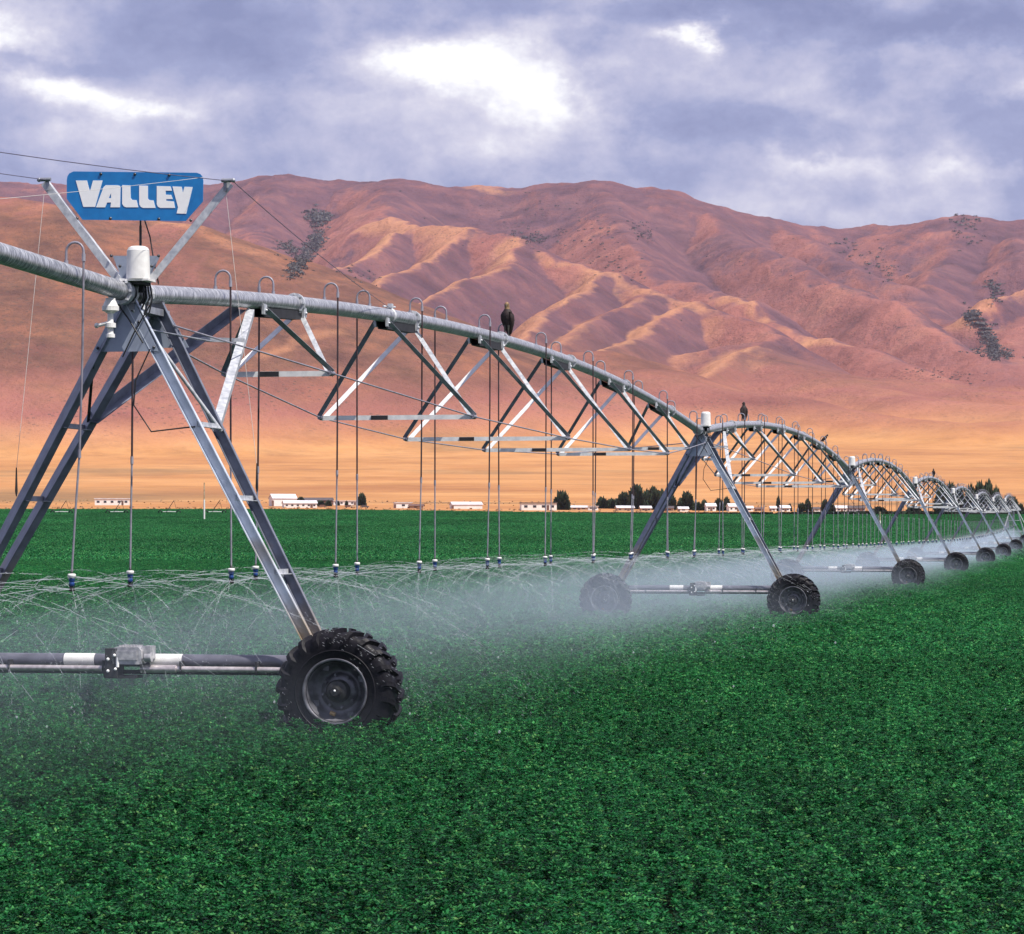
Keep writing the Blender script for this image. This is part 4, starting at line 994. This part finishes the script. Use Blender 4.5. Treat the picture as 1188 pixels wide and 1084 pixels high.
def tile_mesh(seed, size, nplants, per, leaf, rad, hmin, hmax, tri=True):
    """a square of leafy plants: each plant is a sprig column with leaves round its top, heights and gaps uneven"""
    rr = np.random.default_rng(seed)
    pxs = rr.uniform(-size/2, size/2, nplants); pys = rr.uniform(-size/2, size/2, nplants)
    ph = rr.uniform(0, 6.28, 24); bump = np.zeros(nplants)
    for k in range(12):
        fx, fy = rr.integers(-5, 6), rr.integers(-5, 6); bump += np.sin(2*PI*(fx*pxs+fy*pys)/size+ph[k])
    bump = np.clip(bump/4*.5+.5, 0, 1)
    tops = hmin+(hmax-hmin)*np.clip(.6*bump+.4*rr.random(nplants), 0, 1)
    pid = np.repeat(np.arange(nplants), per); n = len(pid)
    f = rr.random(n)**1.6                                   # 0 at the tip of the plant, 1 deep down
    rr_ = rad*(.25+.9*np.sqrt(f))*rr.uniform(.3, 1.1, n); an = rr.uniform(0, 2*PI, n)
    x = pxs[pid]+rr_*np.cos(an); y = pys[pid]+rr_*np.sin(an); z = tops[pid]-f*.16-.01
    nb = 3 if tri else 1
    az = an+rr.normal(0, .7, n); tilt = rr.uniform(-.3, 1.1, n)*(1-.4*f); sz = leaf*rr.uniform(.6, 1.3, n)
    out = np.zeros((n, nb, 4, 3))
    for b in range(nb):
        a = az+b*2*PI/3+rr.normal(0,.25,n); d = np.stack([np.cos(a), np.sin(a), np.sin(tilt)*rr.uniform(.2,1.2,n)], -1)
        s_ = np.stack([-np.sin(a), np.cos(a), rr.normal(0,.4,n)], -1)
        c = np.stack([x, y, z], -1)
        out[:, b, 0] = c; out[:, b, 1] = c+d*(sz*.55)[:, None]+s_*(sz*.30)[:, None]; out[:, b, 2] = c+d*sz[:, None]; out[:, b, 3] = c+d*(sz*.55)[:, None]-s_*(sz*.30)[:, None]
    V = out.reshape(-1, 3); nq = n*nb
    keep = np.arange(nq*4).reshape(n, nb, 4)
    for b in range(1, nb): keep[:, b, 0] = keep[:, 0, 0]
    Fq = keep.reshape(-1, 4)
    me = bpy.data.meshes.new('crop_tile'); me.vertices.add(len(V)); me.vertices.foreach_set('co', V.ravel())
    me.loops.add(Fq.size); me.loops.foreach_set('vertex_index', Fq.ravel().astype(np.int32))
    me.polygons.add(len(Fq)); me.polygons.foreach_set('loop_start', np.arange(0, Fq.size, 4)); me.polygons.foreach_set('loop_total', np.full(len(Fq), 4))
    me.update(calc_edges=True); me.materials.append(M['crop']); return me
def instancer(name, pts, scales, tiles, label):
    c = bpy.data.collections.new(name+'_tiles')
    for i, t in enumerate(tiles): c.objects.link(bpy.data.objects.new('%s_tile' % name, t))
    me = bpy.data.meshes.new(name); me.vertices.add(len(pts)); me.vertices.foreach_set('co', np.array(pts).ravel())
    a = me.attributes.new('rotz', 'FLOAT', 'POINT'); a.data.foreach_set('value', rng.integers(0, 4, len(pts)).astype(np.float32)*PI/2)
    o = link(me, name)
    ng = bpy.data.node_groups.new(name, 'GeometryNodeTree'); ng.interface.new_socket('Geometry', in_out='INPUT', socket_type='NodeSocketGeometry'); ng.interface.new_socket('Geometry', in_out='OUTPUT', socket_type='NodeSocketGeometry')
    N = ng.nodes; L = ng.links; gi = N.new('NodeGroupInput'); go = N.new('NodeGroupOutput')
    ci = N.new('GeometryNodeCollectionInfo'); ci.inputs[0].default_value = c; ci.inputs['Separate Children'].default_value = True; ci.inputs['Reset Children'].default_value = True
    ip = N.new('GeometryNodeInstanceOnPoints'); ip.inputs['Pick Instance'].default_value = True
    L.new(gi.outputs[0], ip.inputs['Points']); L.new(ci.outputs[0], ip.inputs['Instance'])
    at = N.new('GeometryNodeInputNamedAttribute'); at.data_type = 'FLOAT'; at.inputs[0].default_value = 'rotz'
    cx = N.new('ShaderNodeCombineXYZ'); L.new([s for s in at.outputs if s.name == 'Attribute' and s.enabled][0], cx.inputs[2]); L.new(cx.outputs[0], ip.inputs['Rotation'])
    L.new(ip.outputs[0], go.inputs[0])
    md = o.modifiers.new('scatter', 'NODES'); md.node_group = ng; tag(o, label, 'crop', kind='stuff'); return o
def cover(y0, y1, size, half=lambda y: .19*y+3):
    pts = []; y = y0+size/2
    while y < y1+size*.5:
        w = half(y); n = int(math.ceil(2*w/size)); xs = (np.arange(n)-(n-1)/2)*size
        zz = base_z(xs, np.full(n, y)); pts += [(float(a), y, float(b)) for a, b in zip(xs, zz)]; y += size
    return pts
instancer('alfalfa_crop', cover(10, 46, 1.2), None, [tile_mesh(200+i, 1.2, 150, 44, .0235, .060, .12, .44) for i in range(6)], 'dense green alfalfa with small leaves covering the field')
instancer('alfalfa_crop', cover(46, 200, 3.0), None, [tile_mesh(300+i, 3.0, 560, 16, .040, .080, .11, .43) for i in range(5)], 'green alfalfa field around the irrigator')
instancer('alfalfa_crop', cover(200, 799, 8.0, lambda y: .19*y+8), None, [tile_mesh(400+i, 8.0, 1500, 7, .12, .15, .08, .42, False) for i in range(5)], 'green alfalfa field running to the far edge')

# ------------------------------------------------------------------ spray: thin streams and drops, and drifting mist
def water_mat():
    m = bpy.data.materials.new('spray_water'); nt, N, L = nodes(m); N.remove(N['Principled BSDF'])
    d = N.new('ShaderNodeBsdfDiffuse'); d.inputs[0].default_value = (.90,.93,.98,1); t = N.new('ShaderNodeBsdfTranslucent'); t.inputs[0].default_value = (.90,.93,.98,1)
    g = N.new('ShaderNodeMixShader'); g.inputs[0].default_value = .5; L.new(d.outputs[0], g.inputs[1]); L.new(t.outputs[0], g.inputs[2])
    tp = N.new('ShaderNodeBsdfTransparent'); x = N.new('ShaderNodeMixShader'); x.inputs[0].default_value = .30
    L.new(tp.outputs[0], x.inputs[1]); L.new(g.outputs[0], x.inputs[2]); L.new(x.outputs[0], N['Material Output'].inputs[0]); return m
M['water'] = water_mat()
wm = MB(); rw = random.Random(11)
def tri_seg(a, b, r):
    d = (b-a); n = d.orthogonal().normalized()*r; t = d.normalized().cross(n)
    v = [a+n, a-n*.5+t*.87, a-n*.5-t*.87, b+n, b-n*.5+t*.87, b-n*.5-t*.87]
    wm.add(v, [(0,1,4,3),(1,2,5,4),(2,0,3,5)])
def stream(h, az, v0, el, r0, wind=-.35):
    vx, vy, vz = v0*math.cos(el)*math.cos(az)+wind, v0*math.cos(el)*math.sin(az), v0*math.sin(el)
    near = min(1., max(0., (h.y-20)/8)); g0 = float(field_z(h.y))+.3; t = .0; dt = .035; p = Vector(h)
    while t < 1.4:
        t2 = t+dt; dr = 1/(1+.55*t2)
        q = Vector((h.x+vx*t2*dr, h.y+vy*t2*dr, h.z+vz*t2*dr-4.9*t2*t2))
        if q.z < g0: break
        if t < .42 and h.y > 22 and rw.random() < 1-1.1*t:
            jt = Vector((rw.gauss(0,.010*t), rw.gauss(0,.010*t), rw.gauss(0,.014*t)))
            tri_seg(p+jt, p.lerp(q, rw.uniform(.75,1.05))+jt, r0*(1-1.3*t)*rw.uniform(.6,1.1))
        if t > .08:
            for _ in range(12 if near > .5 else 1):
                s = .008+.30*t*t; c = p.lerp(q, rw.random())+Vector((rw.gauss(0,s), rw.gauss(0,s), rw.gauss(0,s*.7)))
                dd = (q-p).normalized()*rw.uniform(.008,.026)
                if c.y > 21: tri_seg(c, c+dd, r0*rw.uniform(.18,.5))
        p = q; t = t2
for h, i, u in HEADS:
    if h.y > 125: continue
    far = h.y > 62; n = 5 if far else 8; a0 = rw.uniform(0, 6.28)
    for k in range(n): stream(h, a0+2*PI*k/n+rw.gauss(0,.08), rw.uniform(8.5,10.5), R(rw.uniform(2,11)), .0036 if not far else .0052)
    for k in range(2 if far else 5): stream(h, a0+1+2*PI*k/5+rw.gauss(0,.2), rw.uniform(2.0,4.5), R(rw.uniform(-10,5)), .0032)
# single bright drops caught over the crop
for _ in range(1500):
    Y = 18+rw.random()**.7*90; px = rw.uniform(-20, 1180); x = (px-CX)/F*Y; xl = J[0].x+(Y-J[0].y)*.2075
    if rw.random() > math.exp(-abs(x-xl+1)/4.0): continue
    z = float(field_z(Y))+rw.uniform(.30,1.5); wm.sphere((x,Y,z), rw.choice((.005,.006,.008,.012)), 5, 3)
o = wm.build('water_spray', M['water']); tag(o, 'thin white water streams arcing out of the sprinkler heads', 'spray', kind='stuff')

def mist_mat(d):
    m = bpy.data.materials.new('fine_mist'); nt, N, L = nodes(m); N.remove(N['Principled BSDF'])
    v = N.new('ShaderNodeVolumePrincipled'); v.inputs['Color'].default_value = (.74,.84,1,1); v.inputs['Density'].default_value = d; v.inputs['Anisotropy'].default_value = .1
    L.new(v.outputs[0], N['Material Output'].inputs['Volume']); return m
def mist(level, vl, vr, ztop, dens, s0, s1):
    # closed sheet following the pipe: s is the distance along the whole line
    ds = .75; ss = np.arange(s0, s1, ds); nv = 15
    top, bot = [], []
    for s in ss:
        i = int(min(7, max(0, s//L_SPAN))); u = s-i*L_SPAN; m = spans_mat[i]
        ends = min(1, (s-s0)/3+.12, (s1-s)/3+.12)
        wob = 1+.22*float(fbm(np.array([s/5.+level*7]), np.array([level*3.3]), 3, 90)[0])
        pul = 1-.06*(1-abs(math.cos(PI*(s/L_SPAN*18))))
        for k in range(nv):
            f = -1+2*k/(nv-1); v = (vl if f < 0 else vr)*abs(f)*(1 if f > 0 else -1)*wob
            hz = ztop*pul*(1-.96*abs(f)**1.7)*ends+.08+.10*float(fbm(np.array([s/1.7]), np.array([v/1.7+level*9]), 2, 95)[0])*(1-abs(f))
            p = m @ Vector((v, u, 0)); g0 = float(field_z(p.y)); top.append((p.x, p.y, g0+max(.12, hz)+.05)); bot.append((p.x, p.y, g0+.05))
    n = len(ss); V = top+bot; nn = len(top); Fc = []
    for a in range(n-1):
        for k in range(nv-1):
            q = a*nv+k; Fc.append((q, q+1, q+1+nv, q+nv)); Fc.append((nn+q, nn+q+nv, nn+q+1+nv, nn+q+1))
        for k in (0, nv-1):
            q = a*nv+k; Fc.append((q, q+nv, nn+q+nv, nn+q))
    for a in (0, n-1):
        for k in range(nv-1):
            q = a*nv+k; Fc.append((q, q+1, nn+q+1, nn+q))
    me = bpy.data.meshes.new('water_mist'); me.from_pydata(V, [], Fc); me.update(); me.materials.append(mist_mat(dens))
    import bmesh; bm = bmesh.new(); bm.from_mesh(me); bmesh.ops.recalc_face_normals(bm, faces=bm.faces); bm.to_mesh(me); bm.free()
    o = link(me, 'water_mist'); tag(o, 'pale bluish mist drifting under the sprinkler line', 'mist', kind='stuff')
MD = .0048
mist(0, 11., 4.6, 1.35, MD*.75, -14, 330)
mist(1, 7.0, 3.4, 1.62, MD*1.25, -12, 328)
mist(2, 4.6, 2.5, 1.70, MD*1.1, 4, 326)
mist(3, 3.0, 1.9, 1.68, MD*1.7, 20, 324)
mist(4, 1.9, 1.3, 1.50, MD*1.6, 27, 322)

# aerial haze
hb = MB(); hb.box((0, 4900, 640), (7000, 10400, 1290)); hz = hb.build('haze', None) if False else None
me = bpy.data.meshes.new('haze'); me.from_pydata(hb.v, [], hb.f); me.update()
hm = bpy.data.materials.new('blue_air'); nt, N, L = nodes(hm); N.remove(N['Principled BSDF']); v = N.new('ShaderNodeVolumePrincipled')
v.inputs['Color'].default_value = (.72,.74,1,1); v.inputs["Density"].default_value = 1.5e-5; v.inputs['Anisotropy'].default_value = .0
L.new(v.outputs[0], N['Material Output'].inputs['Volume']); me.materials.append(hm)
o = link(me, 'haze'); tag(o, kind='stuff')

# ------------------------------------------------------------------ light, sky, camera
SUN_EL, SUN_AZ = R(58), R(129)     # azimuth clockwise from +Y
sv = Vector((math.sin(SUN_AZ)*math.cos(SUN_EL), math.cos(SUN_AZ)*math.cos(SUN_EL), math.sin(SUN_EL)))
sl = bpy.data.lights.new('sun', 'SUN'); sl.energy = 5.0; sl.angle = R(.5); sl.color = (1,.95,.87)
so_ = bpy.data.objects.new('sun', sl); col.objects.link(so_); so_.rotation_euler = sv.to_track_quat('Z', 'Y').to_euler()
w = bpy.data.worlds.new('World'); scene.world = w; w.use_nodes = True; nt = w.node_tree; N = nt.nodes; L = nt.links; bg = N['Background']
sky = N.new('ShaderNodeTexSky'); sky.sky_type = 'NISHITA'; sky.sun_disc = False; sky.sun_elevation = SUN_EL; sky.sun_rotation = SUN_AZ
bg.inputs['Strength'].default_value = .10
tc = N.new('ShaderNodeTexCoord'); D = tc.outputs['Generated']
def wn(scale, st, det=7, rough=.55, off=(0,0,0), dist=.0):
    mp = N.new('ShaderNodeMapping'); mp.inputs['Scale'].default_value = st; mp.inputs['Location'].default_value = off; L.new(D, mp.inputs[0])
    n = N.new('ShaderNodeTexNoise'); n.inputs['Scale'].default_value = scale; n.inputs['Detail'].default_value = det; n.inputs['Roughness'].default_value = rough; n.inputs['Distortion'].default_value = dist
    L.new(mp.outputs[0], n.inputs['Vector']); return n.outputs['Fac']
def wm_(op, a, b=0., c=None, cl=False):
    x = N.new('ShaderNodeMath'); x.operation = op; x.use_clamp = cl
    for i, q in enumerate((a, b, c)):
        if q is None: continue
        if isinstance(q, (float, int)): x.inputs[i].default_value = q
        else: L.new(q, x.inputs[i])
    return x.outputs[0]
sp = N.new('ShaderNodeSeparateXYZ'); L.new(D, sp.inputs[0])
wx = wm_('SUBTRACT', wn(26, (1,1,1.5), 10, .62), .5); wz = wm_('SUBTRACT', wn(26, (1,1,1.5), 10, .62, off=(3,5,7)), .5)
def blob(px, py, rx, ry, amp, warp=.05):
    bx = (px-CX)/F; bz = (HY-py)/F; n_ = math.sqrt(1+bx*bx+bz*bz); bx /= n_; bz /= n_
    a = wm_('DIVIDE', wm_('ADD', wm_('SUBTRACT', sp.outputs[0], bx), wm_('MULTIPLY', wx, warp)), rx/F)
    b = wm_('DIVIDE', wm_('ADD', wm_('SUBTRACT', sp.outputs[2], bz), wm_('MULTIPLY', wz, warp*.55)), ry/F)
    d2 = wm_('ADD', wm_('MULTIPLY', a, a), wm_('MULTIPLY', b, b))
    return wm_('MULTIPLY', wm_('EXPONENT', wm_('MULTIPLY', d2, -1.)), amp)
base = wn(14, (1,1,1.7), 12, .60, (0,.3,.2), .15)
lump = wn(44, (1,1,1.35), 12, .62, (2,.3,.9), .1)
base = wm_('MULTIPLY_ADD', wm_('SUBTRACT', base, .5), 1.2, .45)
base = wm_('ADD', base, wm_('MULTIPLY', wm_('SUBTRACT', lump, .5), .62))
for args in ((490,68,90,24,.52,.05),(600,95,100,55,.36,.06),(640,120,60,60,.22,.08),(815,38,18,18,.5,.05),(785,48,20,8,.35,.04),(70,110,60,18,.35,.06),(180,125,60,14,.32,.06),(10,40,60,16,.28,.06),
             (90,170,140,24,.22,.06),(960,190,70,14,.25,.06),(1120,200,90,14,.22,.06),(1100,60,110,16,.16,.06),(1180,90,40,14,.25,.06),(560,180,200,26,.15,.06),(1000,245,260,24,.18,.05),
             (330,40,150,45,-.22,.08),(1020,20,260,28,-.26,.07),(900,150,200,28,-.20,.07),(60,70,120,14,-.14,.06),(350,190,130,30,-.10,.06),(760,8,200,14,-.15,.05)):
    base = wm_('ADD', base, blob(*args))
r = N.new('ShaderNodeValToRGB'); e = r.color_ramp.elements
stops = [(.10,(1.9,2.15,3.95)),(.34,(2.8,3.05,5.0)),(.52,(4.4,4.4,6.0)),(.70,(6.4,6.2,7.2)),(.90,(9.6,9.5,9.5))]
while len(e) < len(stops): e.new(.5)
for x, (p, c) in zip(e, stops): x.position = p; x.color = (*c, 1)
L.new(base, r.inputs[0])
mx = N.new('ShaderNodeMix'); mx.data_type = 'RGBA'; mx.inputs[0].default_value = .88; L.new(sky.outputs[0], mx.inputs[6]); L.new(r.outputs[0], mx.inputs[7])
L.new(mx.outputs[2], bg.inputs['Color'])

cam = bpy.data.cameras.new('camera'); co = bpy.data.objects.new('camera', cam); col.objects.link(co); scene.camera = co
co.location = (0,0,CAMZ); co.rotation_euler = (R(90),0,0); cam.sensor_width = 36; cam.lens = 36*F/1188; cam.shift_y = (HY-542)/1188; cam.clip_end = 30000; cam.clip_start = .3
scene.view_settings.view_transform = 'Standard'; scene.view_settings.look = 'None'; scene.view_settings.exposure = .28; scene.view_settings.gamma = 1
scene.cycles.max_bounces = 8; scene.cycles.volume_bounces = 1; scene.cycles.transparent_max_bounces = 24; scene.cycles.use_denoising = True
